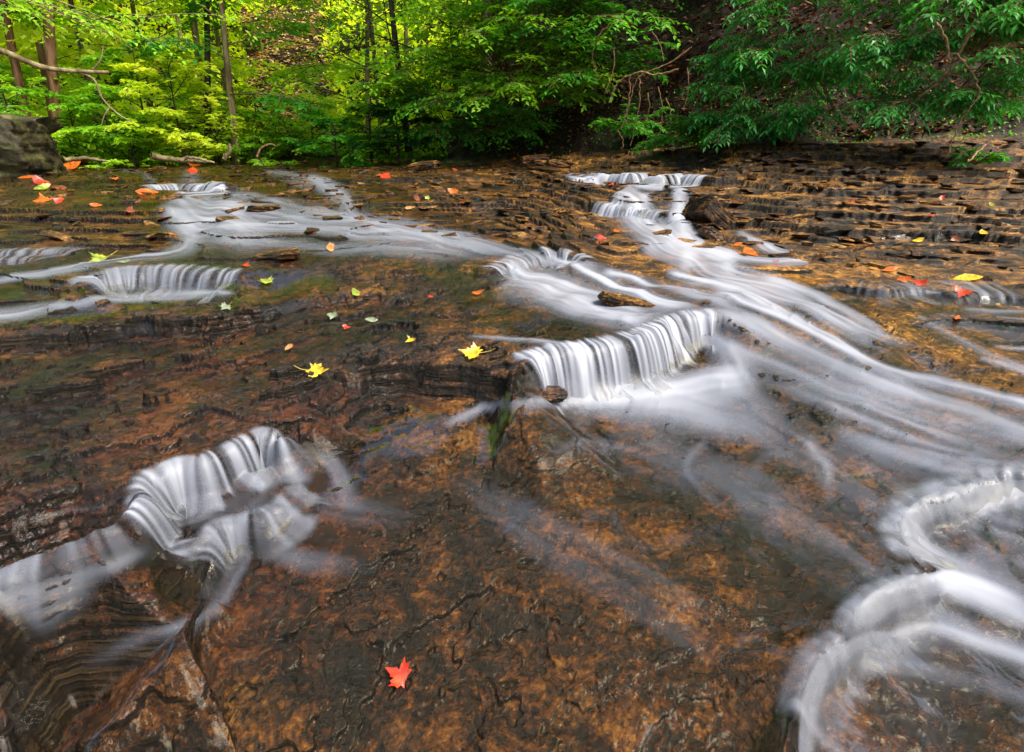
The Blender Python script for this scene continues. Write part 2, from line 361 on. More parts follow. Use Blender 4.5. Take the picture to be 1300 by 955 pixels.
# bank rise
rb = np.interp(AZ, bank_az, bank_r)[:, None]
rb = rb+ fbm(AZ[:, None]*8, AZ[:, None]*0, 3, 21)*.25
past = RR[None]-rb
side = sstep(R(-9), R(7), AZ)[:, None]
pp = np.maximum(past, 0)
riseR = np.minimum(pp, .35)*.35+np.clip(pp-.35, 0, 7)*1.05+np.maximum(pp-7.35, 0)*.35
riseL = np.minimum(pp, 1.4)*.32+np.clip(pp-1.4, 0, 9)*.07+np.clip(pp-9, 0, 16)*.62+np.maximum(pp-25, 0)*.3
rise = riseL*(1-side)+riseR*side
land = sstep(.05, .45, past)
rise = rise+land*fbm(GX*.9, GY*.9, 4, 31)*np.minimum(.1+.12*pp, .5)
rise = rise+land*fbm(GX*6, GY*6, 3, 33)*.05
# bedding: terrace the surface into thin beds
far = np.clip((RR-2.5)/3, 0, 1)[None]
DIR = fbm(GX*.7, GY*.7, 2, 47)
def terrace(h, th, ph, e, resid, seed):
    q = h/th+ph; k = np.floor(q); fr = q-k; k64 = k.astype(np.int64); z0 = np.zeros_like(k64)
    lay = _h(k64, z0, z0, seed); lay2 = _h(k64+1, z0, z0, seed)
    st = np.clip((fr-(.5-e))/(2*e), 0, 1); st = st*st*(3-2*st)
    up = np.exp(-((fr-(.5+e*1.1))/(e*.9))**2)-.8*np.exp(-((fr-(.5-e*.9))/(e*1.1))**2)
    return (k+st+(fr-.5)*resid+.75*(lay*(1-st)+lay2*st)-ph)*th, up
# distant thin beds: contour steps of the slope itself
hA = H+(fbm(GX*.9, GY*1.6, 3, 41)*.040+fbm(GX*2.4, GY*5, 2, 43)*.016)
terA, upA = terrace(hA, .025+.010*sstep(R(-2), R(12), AZ)[:, None], .5*DIR, .07, .06, 5)
# near plates: ragged flakes independent of the slope
qn = fbm((GX*.8+GY*.6)*1.0, (GY*.8-GX*.6)*1.7, 3, 91)*.075+fbm((GX*.8+GY*.6)*3.0, (GY*.8-GX*.6)*5.5, 4, 93, .6)*.036+fbm(GX*21, GY*24, 3, 95, .6)*.009
terB, upB = terrace(qn, .0165, DIR*.6, .055, .22, 8)
terB = terB*(.62+.38*noise2(GX*.9+4, GY*.9, 97))*(1.75-1.2*sstep(1.75, 1.15, RR)-.75*sstep(1.25, .9, RR)*0)[None]*(1-.45*sstep(R(-4), R(10), AZ)*1.0)[:, None]; hN = H-.012
farm = sstep(2.5, 3.1, RR)[None]*1.0
farm = np.maximum(farm, sstep(2.1, 2.5, RR)[None]*sstep(R(2), R(-14), AZ)[:, None]*.0)
ter = terA*farm+(hN+terB)*(1-farm)
PUSH = (upA*farm*.034+upB*(1-farm)*.009*sstep(1.2, 1.9, RR)[None])*(1-land)*(.6+.6*noise2(GX*2, GY*2, 99))
rough_amt = .5+.5*noise2(GX*.8, GY*.8, 61)
micro = fbm(GX*38, GY*38, 4, 51, .6)*.0032*(.5+rough_amt)+fbm(GX*120, GY*120, 2, 53)*.0009
H = ter*(1-land)+H*land+rise+micro*np.clip(1.3-.25*RR, .45, 1)[None]

def Hxy(x, y):
    x = np.atleast_1d(np.asarray(x, float)); y = np.atleast_1d(np.asarray(y, float))
    return samp(H, np.arctan2(x, y), lr_index(np.hypot(x, y)))
def hit(px, py):
    """first point of the bed met by the ray of a photo position"""
    d = ray(px, py); a = math.atan2(d[0], d[1]); e = d[2]/math.hypot(d[0], d[1])
    i = int(np.clip(round(float(az_index(a))), 0, NA-1))
    s = H[i]/RR; j = np.argmax(s >= e)
    if s[j] < e: j = NR-1
    r = RR[j]
    return np.array([math.sin(a)*r, math.cos(a)*r, H[i, j]])
def at(px, r, dz=0):
    """a spot on the ground, r metres out, under photo column px at the horizon"""
    a = math.atan2(px-CX, F/cp_); x, y = math.sin(a)*r, math.cos(a)*r
    return np.array([x, y, float(Hxy(x, y)[0])+dz])

# ------------------------------------------------------------------ bed mesh, samples spread by what the eye would see
NO = 980
V = np.empty((NA, NO, 3), np.float32); TONE = np.empty((NA, NO), np.float32); SOIL = np.empty((NA, NO), np.float32); PU = np.empty((NA, NO), np.float32)
RRo = np.empty((NA, NO))
elev = np.arctan2(H, RR[None])
met = np.abs(np.diff(elev, axis=1))*1.0+(LR[1]-LR[0])*.12
# share metric between neighbours so that rows stay smooth
def boxa(G, n):
    c = np.cumsum(np.pad(G, ((n+1, n), (0, 0)), mode='edge'), axis=0); return (c[2*n+1:]-c[:-(2*n+1)])/(2*n+1)
met = boxa(boxa(met, 22), 14)
cum = np.concatenate([np.zeros((NA, 1)), np.cumsum(met, axis=1)], axis=1)
for i in range(NA):
    q = np.linspace(0, cum[i, -1], NO)
    lr = np.interp(q, cum[i], LR); rr = np.exp(lr); RRo[i] = rr
    V[i, :, 0] = np.sin(AZ[i])*rr; V[i, :, 1] = np.cos(AZ[i])*rr; V[i, :, 2] = np.interp(lr, LR, H[i])
    SOIL[i] = np.interp(lr, LR, land[i]); PU[i] = np.interp(lr, LR, PUSH[i])
def region_tone(x, y):
    az = np.arctan2(x, y); r = np.hypot(x, y)
    t = .5+.25*fbm(x*1.1, y*1.1, 3, 71)
    t = t-.55*sstep(R(-6), R(-22), az)*sstep(2.3, 1.8, r)*sstep(.8, 1.1, r)      # rusty plate on the left
    t = t+.55*sstep(R(6), R(18), az)*sstep(2.4, 3.0, r)                          # tan beds on the right
    t = t+.25*sstep(2.0, 2.4, r)*sstep(R(-12), R(0), az)+.1*sstep(1.2, 1.8, r)*sstep(R(-22), R(-10), az)
    return np.clip(t, 0, 1)
TONE = region_tone(V[..., 0], V[..., 1])
# strata look on the risers: push beds in and out by level
zz = V[..., 2]; slope = np.abs(np.gradient(zz, axis=1))/(np.abs(np.gradient(RRo, axis=1))+1e-4)
push = noise2(zz/.009, np.broadcast_to(AZ[:, None]*9, zz.shape), 81)*.007*np.clip(slope-.5, 0, 1)*(SOIL < .3)*np.clip(RRo/2, .4, 2.5)-PU
V[..., 0] += np.sin(AZ)[:, None]*push; V[..., 1] += np.cos(AZ)[:, None]*push
idx = np.arange(NA*NO).reshape(NA, NO)
FQ = np.stack([idx[:-1, :-1], idx[:-1, 1:], idx[1:, 1:], idx[1:, :-1]], -1).reshape(-1, 4)
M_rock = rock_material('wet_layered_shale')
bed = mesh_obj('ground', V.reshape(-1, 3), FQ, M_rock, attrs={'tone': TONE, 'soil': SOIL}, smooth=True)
tag(bed, kind='structure')
# outer land
g = 300; gm = plain_material('woodland_floor', [(.4, (.03, .018, .008)), (.6, (.09, .05, .02))], 3)
o = mesh_obj('terrain', [(-g, -g, -1.6), (g, -g, -1.6), (g, g, -1.6), (-g, g, -1.6)], np.array([[0, 1, 2, 3]]), gm, smooth=False); tag(o, kind='structure')

# ------------------------------------------------------------------ water
def blur(G, na, nr):
    def b1(G, n, ax):
        if n < 1: return G
        pad = [(0, 0), (0, 0)]; pad[ax] = (n+1, n); c = np.cumsum(np.pad(G, pad, mode='edge'), axis=ax)
        if ax == 0: return (c[2*n+1:]-c[:-(2*n+1)])/(2*n+1)
        return (c[:, 2*n+1:]-c[:, :-(2*n+1)])/(2*n+1)
    for _ in range(2): G = b1(G, na, 0); G = b1(G, nr, 1)
    return G
Hs = blur(H, 9, 6)
Hs = np.maximum(Hs, blur(H, 3, 3)*.6+Hs*.4)
foam = np.zeros((NA, NR)); cover = np.zeros((NA, NR)); level = np.full((NA, NR), -9.0)

def ribbon(path, I, streak=1.0, edge=.5, asym=False, fade=(.12, .25), seed=None, fine=1.0, gap=0.0):
    """a band of silk running down the bed: path of (px, py, half-width px)"""
    path = np.array(path, float)
    # resample smoothly
    n = len(path); u = np.linspace(0, n-1, max(12, (n-1)*9)); S = []
    for q in u:
        i = min(int(q), n-2); f = q-i
        p0, p1, p2, p3 = path[max(i-1, 0)], path[i], path[i+1], path[min(i+2, n-1)]
        S.append(.5*((2*p1)+(-p0+p2)*f+(2*p0-5*p1+4*p2-p3)*f*f+(-p0+3*p1-3*p2+p3)*f**3))
    S = np.array(S); d = np.gradient(S[:, :2], axis=0); d /= np.linalg.norm(d, axis=1)[:, None]+1e-9
    nn = np.stack([-d[:, 1], d[:, 0]], 1)
    A = np.array([hit(*(s[:2]+m*s[2])) for s, m in zip(S, nn)]); B = np.array([hit(*(s[:2]-m*s[2])) for s, m in zip(S, nn)])
    def sm(Z):
        Z = Z.copy()
        for _ in range(3): Z[1:-1] = .25*Z[:-2]+.5*Z[1:-1]+.25*Z[2:]
        return Z
    A, B = sm(A[:, :2]), sm(B[:, :2])
    mid = (A+B)/2; L = np.concatenate([[0], np.cumsum(np.linalg.norm(np.diff(mid, axis=0), axis=1))])
    W = np.linalg.norm(A-B, axis=1)
    s_ = np.full((NA, NR), -1.0); t_ = np.zeros((NA, NR)); u_ = np.zeros((NA, NR)); w_ = np.zeros((NA, NR))
    T = []; VV = []; m = len(S)
    for i in range(m-1):
        ua, ub = i/(m-1), (i+1)/(m-1)
        c = [(A[i], (L[i], -1, ua, W[i])), (B[i], (L[i], 1, ua, W[i])), (B[i+1], (L[i+1], 1, ub, W[i+1])), (A[i+1], (L[i+1], -1, ub, W[i+1]))]
        for q in ((0, 1, 2), (0, 2, 3)):
            T.append(np.array([c[k][0] for k in q])); VV.append([c[k][1] for k in q])
    raster(T, VV, [s_, t_, u_, w_])
    mk = s_ >= 0
    s, t, uu, w = s_[mk], t_[mk], u_[mk], w_[mk]
    sd = seed if seed is not None else int(abs(path[0, 0]*7+path[0, 1]*3)) % 997
    prof = sstep(1, 1-edge*2, np.abs(t+.15*noise2(s*3, t*2, sd+5)))
    if asym: prof = sstep(-1, -.72, t+.08*noise2(s*5, t*0, sd+5))*sstep(1, -.55, t)
    ends = sstep(0, max(fade[0], .001), uu)*sstep(1, 1-max(fade[1], .001), uu)
    wm = float(np.mean(W))
    st = fbm(s*1.6, t*wm*26*fine+noise2(s*2.2, t*1.5, sd+3)*.8, 3, sd)
    st2 = fbm(s*2.5, t*wm*9*fine, 2, sd+11)
    f = I*.95*prof*ends*np.clip(.95+streak*(st*.95+st2*.6), 0, 1.5)
    f = np.clip(f-gap, 0, .99)
    foam[mk] = 1-(1-foam[mk])*(1-f)
    cover[mk] = np.maximum(cover[mk], np.clip(f*3, 0, 1))
def area(poly, z=None, c=1.0, soft=0):
    """clear water inside a px polygon (fan); z sets a still level"""
    W = [hit(*p)[:2] if z is None else P(p[0], p[1], z)[:2] for p in poly]
    o_ = np.zeros((NA, NR))
    r = delaunay_2d_cdt([Vector(w) for w in W], [(i, (i+1) % len(W)) for i in range(len(W))], [], 1, 1e-5)
    T = [np.array([[r[0][i].x, r[0][i].y] for i in f]) for f in r[2]]
    raster(T, [[(1,)]*3 for _ in T], [o_])
    if z is not None: level[o_ > .5] = z
    o_ = blur(o_, 5, 5)
    np.maximum(cover, o_*c, out=cover)

# still and thin clear water
area([(-700, 207), (-300, 207), (60, 207), (430, 206.5), (560, 207), (700, 212), (700, 216), (430, 217), (180, 218), (60, 216), (-700, 217)], -.362)
area([(1000, 332), (1060, 319), (1200, 317), (1500, 316), (1900, 316), (1900, 372), (1500, 378), (1300, 372), (1200, 366), (1120, 369), (1060, 360)], -.622)
area([(-300, 345), (60, 342), (240, 335), (330, 340), (420, 350), (440, 375), (330, 390), (200, 403), (0, 415), (-300, 420)])
area([(430, 300), (620, 305), (760, 340), (860, 350), (1000, 340), (1060, 370), (1300, 390), (1900, 400), (1900, 590), (1300, 600), (1140, 640), (1150, 740), (1020, 840), (990, 960), (300, 1100), (-300, 1100), (-300, 800), (170, 700), (390, 560), (500, 520), (640, 500), (660, 450), (620, 420), (560, 360), (470, 330)])
area([(1300, 640), (1900, 640), (1900, 1100), (1050, 1100), (1060, 870), (1120, 800), (1210, 745), (1190, 680)])
area([(740, 214), (900, 216), (905, 226), (740, 224)]); area([(180, 214), (430, 214), (640, 300), (430, 330), (200, 330), (160, 240)])
cover *= .999

# upper left: silk sliding off the pool and across the beds
ribbon([(150, 216, 3), (180, 222, 6), (200, 236, 8)], 0.24)
ribbon([(235, 212, 5), (240, 222, 14), (240, 234, 26)], 0.28, 1.1)
ribbon([(330, 216, 4), (370, 228, 12), (420, 240, 16), (450, 262, 14)], 0.32, 1.1)
ribbon([(225, 252, 40), (232, 268, 50), (250, 285, 60), (290, 300, 60), (360, 318, 40)], 0.58, .8, fine=.7)
ribbon([(200, 262, 12), (230, 285, 18), (240, 310, 20), (200, 330, 16), (110, 340, 10), (0, 356, 7), (-150, 368, 6)], 0.50, .8)
ribbon([(270, 262, 14), (330, 272, 16), (420, 280, 16), (500, 288, 16), (580, 302, 14), (660, 322, 10)], 0.50, .9)
ribbon([(250, 290, 12), (330, 290, 12), (420, 297, 14), (510, 300, 14), (600, 318, 14), (680, 336, 10)], 0.48, 1)
ribbon([(260, 305, 10), (340, 308, 10), (430, 318, 14), (520, 322, 16), (620, 330, 14)], 0.32, 1.1)
ribbon([(390, 224, 6), (410, 236, 14), (440, 262, 18), (470, 285, 16)], 0.42, 1)
ribbon([(290, 242, 8), (330, 256, 12), (400, 268, 12), (450, 280, 10)], 0.40, 1)
ribbon([(120, 340, 6), (60, 350, 6), (-60, 366, 8)], 0.28, .8)
# left: below the step
ribbon([(300, 372, 5), (220, 378, 7), (120, 384, 8), (30, 396, 10), (-100, 412, 12)], .60, .8, fade=(.05, .2))
ribbon([(90, 388, 8), (20, 402, 12), (-100, 420, 14)], .40, .9)
# centre
ribbon([(640, 336, 8), (668, 350, 24), (720, 375, 30), (780, 398, 26), (830, 412, 20)], .85, .6, fade=(.08, .2), fine=.7)
ribbon([(690, 325, 6), (740, 345, 10), (800, 372, 14), (850, 390, 16), (900, 400, 14)], .75, .8)
ribbon([(760, 345, 8), (820, 358, 10), (880, 375, 12), (950, 392, 12)], .65, .8)
ribbon([(560, 300, 10), (640, 320, 12), (720, 335, 10), (800, 345, 8)], .40, 1)
ribbon([(590, 430, 4), (640, 432, 6), (700, 438, 6), (740, 442, 4)], .50, .7)
# mist and wash beneath the centre cascade
ribbon([(700, 492, 8), (770, 500, 20), (840, 505, 28), (910, 490, 32), (970, 480, 22)], .75, .45, edge=.5)
ribbon([(640, 510, 10), (665, 518, 14), (720, 508, 14), (800, 512, 14)], .55, .6, edge=.5)
ribbon([(640, 512, 14), (610, 520, 14), (560, 545, 10)], .35, .8)
ribbon([(900, 560, 8), (870, 600, 10), (930, 660, 10)], .14, .8, edge=.5)
# right: out of the upper cascade
ribbon([(785, 238, 30), (797, 256, 34), (815, 280, 42), (845, 308, 42), (890, 334, 34)], .90, .5, fade=(.05, .1), fine=.6)
ribbon([(868, 240, 18), (862, 262, 18), (868, 290, 20), (890, 318, 26), (940, 340, 22)], .90, .5, fade=(.03, .1))
ribbon([(930, 290, 8), (955, 305, 14), (985, 320, 14), (1040, 328, 8), (1120, 334, 4)], .75, .9)
ribbon([(880, 322, 18), (960, 336, 12), (1040, 334, 6), (1130, 336, 3)], .75, .6)
ribbon([(860, 325, 16), (900, 345, 20), (970, 358, 20), (1040, 385, 14)], .70, .7)
ribbon([(840, 345, 10), (900, 362, 14), (960, 385, 16), (1020, 415, 13), (1080, 448, 11), (1130, 475, 11), (1200, 490, 12), (1300, 515, 12), (1500, 560, 12)], .70, .8, fade=(.05, .1))
ribbon([(900, 372, 10), (950, 388, 8), (1000, 410, 6), (1060, 440, 6), (1120, 472, 7)], .75, .6)
ribbon([(960, 350, 10), (1040, 378, 9), (1090, 405, 8), (1130, 430, 7)], .55, .8)
ribbon([(860, 360, 8), (930, 366, 9), (1010, 385, 10), (1090, 420, 10), (1180, 450, 8)], .45, 1)
ribbon([(880, 400, 14), (960, 420, 18), (1040, 455, 16), (1120, 490, 14), (1220, 520, 14), (1320, 560, 16), (1500, 610, 16)], .55, .8, fade=(.1, .1))
ribbon([(890, 430, 12), (950, 455, 18), (1020, 485, 16), (1100, 515, 14), (1180, 545, 16), (1320, 590, 18)], .48, .9)
ribbon([(940, 470, 10), (1010, 500, 12), (1090, 535, 12), (1200, 575, 16), (1320, 610, 18)], .32, 1)
ribbon([(870, 410, 20), (915, 440, 30), (945, 490, 34), (985, 540, 26)], .5, .5, fade=(.15, .5))
ribbon([(1160, 400, 5), (1210, 430, 8), (1280, 462, 9), (1380, 490, 10)], .22, .9)
ribbon([(1240, 455, 5), (1320, 480, 8)], .35, .9)
for a, b, w in ((1046, 1216, 370), (1130, 1220, 371), (1220, 1320, 394), (1260, 1330, 404), (1260, 1340, 442)):
    ribbon([(a, w-6 if a < 1100 else w, 2), ((a+b)/2, w+4, 3), (b, w+3, 3)], .6, 1.6, fine=.5)
ribbon([(880, 400, 26), (960, 430, 44), (1060, 480, 46), (1180, 520, 40), (1320, 560, 40), (1500, 610, 40)], .34, .8, fade=(.15, .1))
ribbon([(700, 502, 18), (790, 512, 34), (880, 520, 48), (950, 530, 46), (1020, 545, 30)], .55, .4, fade=(.2, .5))
ribbon([(900, 340, 24), (980, 370, 30), (1060, 410, 26), (1140, 455, 20)], .45, .8, fade=(.1, .3))
ribbon([(620, 360, 26), (700, 378, 36), (790, 400, 34), (860, 400, 24)], .45, .7, fade=(.15, .2))
ribbon([(200, 280, 26), (330, 300, 34), (460, 305, 30), (560, 318, 20), (640, 335, 12)], .24, 1.2, fade=(.1, .3))
# small marks in the foreground
ribbon([(1008, 548, 9), (1030, 572, 15), (1050, 596, 17), (1050, 630, 13), (1068, 670, 8)], .30, 1.3, fade=(.3, .5))
ribbon([(950, 612, 8), (972, 584, 12), (1015, 576, 7)], .10, 1.0, fade=(.3, .3))
ribbon([(690, 580, 8), (745, 568, 12), (790, 572, 10), (840, 568, 6)], .14, 1.2, fade=(.3, .3))
ribbon([(760, 545, 30), (860, 590, 44), (980, 650, 50), (1090, 720, 44), (1160, 790, 30)], .10, 2.4, fade=(.2, .3))
ribbon([(930, 520, 30), (1020, 570, 44), (1110, 620, 40), (1180, 680, 30)], .20, 1.6, fade=(.2, .3))
ribbon([(1040, 540, 24), (1150, 580, 34), (1260, 604, 34), (1400, 620, 30)], .30, 1.2, fade=(.25, .1))
ribbon([(560, 600, 20), (680, 680, 44), (820, 760, 54), (960, 840, 50)], .09, 2.0, fade=(.3, .3))
# wash below the front falls
ribbon([(205, 672, 10), (250, 662, 20), (310, 640, 20), (360, 615, 18)], .30, .9, fade=(.2, .3))
ribbon([(-60, 775, 20), (40, 758, 20), (110, 735, 20), (160, 715, 14), (205, 684, 10)], .30, 1.0, fade=(.2, .3))
ribbon([(395, 575, 10), (425, 600, 18), (440, 635, 22), (470, 660, 16)], .24, 1.0, fade=(.3, .5))
ribbon([(395, 640, 18), (440, 650, 24), (500, 658, 18), (540, 664, 8)], .17, 1.4, fade=(.2, .6))
ribbon([(330, 700, 14), (390, 715, 22), (450, 722, 16), (500, 730, 8)], .15, 1.4, fade=(.2, .6))
ribbon([(320, 690, 14), (288, 735, 24), (270, 775, 18), (255, 800, 8)], .22, 1.2, fade=(.2, .6))
ribbon([(110, 735, 18), (75, 775, 24), (50, 815, 16)], .24, 1.0, fade=(.3, .5))
ribbon([(300, 760, 8), (250, 790, 14), (190, 812, 14), (140, 838, 14), (90, 862, 10)], .30, 1.1, fade=(.3, .4))
ribbon([(-50, 695, 8), (40, 664, 9), (120, 648, 7), (170, 640, 5)], .16, 1.2, fade=(.3, .3))
# right foreground: water curling off the ledge
ribbon([(1900, 620, 44), (1500, 632, 40), (1400, 634, 36), (1300, 636, 32), (1235, 640, 28), (1185, 652, 26), (1163, 672, 24), (1180, 696, 22), (1230, 722, 22), (1300, 752, 20), (1400, 790, 18)], .62, .5, asym=True, fade=(.02, .3), fine=.5)
ribbon([(1190, 640, 22), (1250, 668, 30), (1330, 690, 30), (1450, 705, 26)], .38, .9, fade=(.1, .15))
ribbon([(1330, 800, 20), (1260, 768, 26), (1200, 752, 28), (1150, 764, 30), (1112, 784, 28), (1098, 812, 22)], .66, .5, asym=True, fade=(.25, .2), fine=.5)
ribbon([(1130, 790, 34), (1200, 800, 34), (1300, 836, 32), (1420, 880, 26)], .42, .9, fade=(.12, .2))
ribbon([(1180, 735, 16), (1240, 762, 24), (1330, 800, 24), (1450, 850, 20)], .5, .8)
ribbon([(1230, 838, 16), (1150, 826, 22), (1085, 832, 24), (1052, 856, 24), (1036, 900, 24), (1030, 980, 22), (1030, 1060, 20)], .50, .6, asym=True, fade=(.3, .1), fine=.5)
ribbon([(1075, 850, 20), (1160, 850, 18), (1280, 884, 18), (1400, 925, 16)], .26, .9)
ribbon([(1230, 690, 20), (1330, 730, 26), (1450, 770, 26)], .16, 1.0)
foam = blur(foam, 1, 1)
# thin water rides on the smoothed bed; foam heaps up a little
ZW = Hs+.0045+.004*sstep(.1, .9, foam)*np.clip(RR/1.5, .5, 2)[None]
ZW = np.where(foam > .25, np.maximum(ZW, H+.004), ZW)
ZW = np.where(level > -5, level, ZW)
ZW = blur(ZW, 2, 2)
ZW = np.where((foam > .4) & (level < -5), np.maximum(ZW, H+.0025), ZW)
# mesh of the water, only where it lies
ia = np.arange(0, NA, 1); ja = np.arange(0, NR, 2)
zw = ZW[np.ix_(ia, ja)]; fo = foam[np.ix_(ia, ja)]; cv_ = cover[np.ix_(ia, ja)]; lv = level[np.ix_(ia, ja)]
gx, gy = GX[np.ix_(ia, ja)], GY[np.ix_(ia, ja)]
vi = np.arange(zw.size).reshape(zw.shape)
keep = (cv_ > .02)
kq = keep[:-1, :-1] & keep[1:, :-1] & keep[:-1, 1:] & keep[1:, 1:]
Q4 = np.stack([vi[:-1, :-1][kq], vi[:-1, 1:][kq], vi[1:, 1:][kq], vi[1:, :-1][kq]], -1)
M_water = water_material()
used = np.unique(Q4); remap = np.full(zw.size, -1); remap[used] = np.arange(len(used))
wv = np.stack([gx, gy, zw], -1).reshape(-1, 3)[used]
o = mesh_obj('water', wv, remap[Q4], M_water, attrs={'foam': fo.ravel()[used], 'cover': cv_.ravel()[used]}); tag(o, kind='structure')

# falling curtains
def curtain(key, label, i0=0.0, i1=1.0, dens=.8, fine=1.0, reach=.05, lift=.010, seed=1, group=None, name='cascade', wob=.012, var=1.0, sk=.75):
    dens *= .86
    L, Ft = RISERS[key]; L = np.array(L); Ft = np.array(Ft)
    s = np.concatenate([[0], np.cumsum(np.linalg.norm(np.diff(L[:, :2], axis=0), axis=1))]); tot = s[-1]
    
    if i1 > 1: i0, i1 = [float(np.interp(v_, np.arange(len(s)), s))/tot for v_ in (i0, i1)]
    n = max(60, min(520, int((i1-i0)*tot/.0035))); q = np.linspace(i0*tot, i1*tot, n)
    l = np.stack([np.interp(q, s, L[:, k]) for k in range(3)], 1); f = np.stack([np.interp(q, s, Ft[:, k]) for k in range(3)], 1)
    for _ in range(6):
        l[1:-1] = .25*l[:-2]+.5*l[1:-1]+.25*l[2:]; f[1:-1] = .25*f[:-2]+.5*f[1:-1]+.25*f[2:]
    out = f[:, :2]-l[:, :2]
    tg = np.gradient(l[:, :2], axis=0); nr = np.stack([tg[:, 1], -tg[:, 0]], 1); nr /= np.linalg.norm(nr, axis=1)[:, None]+1e-9
    sg = np.sign((nr*out).sum(1)); nr *= np.sign((nr*out).sum())
    for _ in range(30): nr[1:-1] = .25*nr[:-2]+.5*nr[1:-1]+.25*nr[2:]
    nr /= np.linalg.norm(nr, axis=1)[:, None]
    m = 34; dist = float(np.hypot(l[:, 0], l[:, 1]).mean()); k_ = float(np.clip(dist/1.5, .7, 3.2))
    hgt = np.maximum(l[:, 2]-f[:, 2], .02)
    cl = fbm(q*22*fine, q*0+3+seed, 3, seed+9); stk = fbm(q*70*fine, q*0+seed, 3, seed)
    for _ in range(1): stk[1:-1] = .25*stk[:-2]+.5*stk[1:-1]+.25*stk[2:]
    lowf = fbm(q*8, q*0+9, 2, seed+4)
    D = np.linspace(-.05*k_, .055*k_+float(hgt.mean())*.5+.05*k_, 96); dd = D[1]-D[0]
    G_h = np.stack([Hxy(l[:, 0]+nr[:, 0]*d, l[:, 1]+nr[:, 1]*d) for d in D], 1)
    G_h = np.maximum(G_h, np.maximum(np.roll(G_h, 1, 0), np.roll(G_h, -1, 0)))
    z = G_h[:, 0]+.004; vz = np.zeros(n); Z = [z.copy()]; landed = np.zeros(n); LN = [landed.copy()]
    acc = 70/k_*(1+.35*cl)
    for j in range(1, len(D)):
        vz = vz+acc*dd; z = z-vz*dd; g_ = G_h[:, j]+.007+.0035*stk
        hitg = z < g_; drop_ = Z[-1]-g_
        z = np.where(hitg, g_, z); vz = np.where(hitg, np.clip(drop_/dd*.6, 0, 1.2), vz)
        Z.append(z.copy()); landed = landed+dd*hitg*(z < Z[0]-.75*np.maximum(Z[0]-G_h[:, -1], .012)); LN.append(landed.copy())
    Z = np.stack(Z, 1); LN = np.stack(LN, 1)
    for _ in range(2): Z[1:-1] = .25*Z[:-2]+.5*Z[1:-1]+.25*Z[2:]
    seg = np.sqrt(dd**2+np.diff(Z, axis=1)**2); cs = np.concatenate([np.zeros((n, 1)), np.cumsum(seg, axis=1)], 1)
    Vv = np.empty((n, m, 3)); fm = np.empty((n, m)); Z0 = np.maximum.accumulate(Z[:, ::-1], axis=1)[:, ::-1]
    for a_ in range(n):
        t_ = np.linspace(0, cs[a_, -1], m); d_ = np.interp(t_, cs[a_], D); Vv[a_, :, 2] = np.interp(t_, cs[a_], Z[a_]); ln = np.interp(t_, cs[a_], LN[a_])
        Vv[a_, :, 0] = l[a_, 0]+nr[a_, 0]*d_; Vv[a_, :, 1] = l[a_, 1]+nr[a_, 1]*d_
        top = sstep(-.05*k_, (-.015+.012*cl[a_])*k_, d_)
        u = np.clip((l[a_, 2]-Vv[a_, :, 2])/hgt[a_], 0, 1.2)
        a = dens*(.80+sk*stk[a_]*(1-.3*u)+var*(.60*cl[a_]+.35*lowf[a_]))*(1-.22*u)
        fm[a_] = np.clip(a, 0, .92)*top*(1-sstep(0, (.03+.03*cl[a_])*k_, ln))*sstep(1, .8, t_/t_[-1])
    endf = sstep(0, .06, np.linspace(0, 1, n))*sstep(1, .94, np.linspace(0, 1, n))
    fm *= endf[:, None]
    for _ in range(1):
        Vv[1:-1] = .25*Vv[:-2]+.5*Vv[1:-1]+.25*Vv[2:]; Vv[:, 1:-1] = .25*Vv[:, :-2]+.5*Vv[:, 1:-1]+.25*Vv[:, 2:]
    vi = np.arange(n*m).reshape(n, m)
    Fq = np.stack([vi[:-1, :-1], vi[:-1, 1:], vi[1:, 1:], vi[1:, :-1]], -1).reshape(-1, 4)
    org = Vv[n//2, m-1]
    o = mesh_obj(name, Vv.reshape(-1, 3), Fq, M_water, attrs={'foam': fm, 'cover': np.clip(fm*2.5, 0, 1)}, origin=org)
    return tag(o, label, 'waterfall', group)
G_ = 'small waterfalls of the stream'
curtain('centre_cascade', 'widest silky white waterfall curtain in the middle of the stream, right of the black ledge', 0, 1, .92, 1.5, .035, seed=3, group=G_, var=.5, sk=.95)
curtain('front_fall', 'bluish white waterfall falling in several folds over the rusty plate in the left foreground', 5.1, 13.9, .74, 1.7, .02, seed=5, group=G_, wob=.010, var=.28, sk=1.0)
curtain('front_fall', 'dim low waterfall strip running off the left edge of the picture', 1.2, 5.3, .46, 1.5, .02, seed=15, group=G_)
curtain('front_lower_fall', 'soft blurred lower fall just under the folded waterfall in the left foreground', 1.2, 7.2, .42, 1.4, .03, seed=7, group=G_, wob=.010)
curtain('step_cascade', 'low combed row of grey white water under the left silk flow, above the olive pool', .02, .98, .58, 1.0, .02, seed=8, group=G_)
curtain('left_cascade', 'white waterfall spilling from the upper pool behind the orange leaves on the left', .05, 1, .85, 1.0, .05, seed=9, group=G_)
curtain('left_trickle', 'faint trickle over the layered ledge at the far left edge', .45, .95, .36, 1.0, .02, seed=10, group=G_)
curtain('right_cascade', 'white waterfall of several strands left of the tilted stone block', .02, .55, .85, .7, .07, seed=12, group=G_)
curtain('right_cascade', 'narrow bright waterfall dropping right behind the tilted stone block', .62, .98, .92, .7, .08, seed=13, group=G_)
curtain('right_tier', 'second lower veil of the right cascade, left of the tilted stone block', .02, .98, .85, .7, .05, seed=22, group=G_)
curtain('middle_silk', 'rounded white spill at the head of the middle channel', .02, .98, .75, .8, .05, seed=14, group=G_)
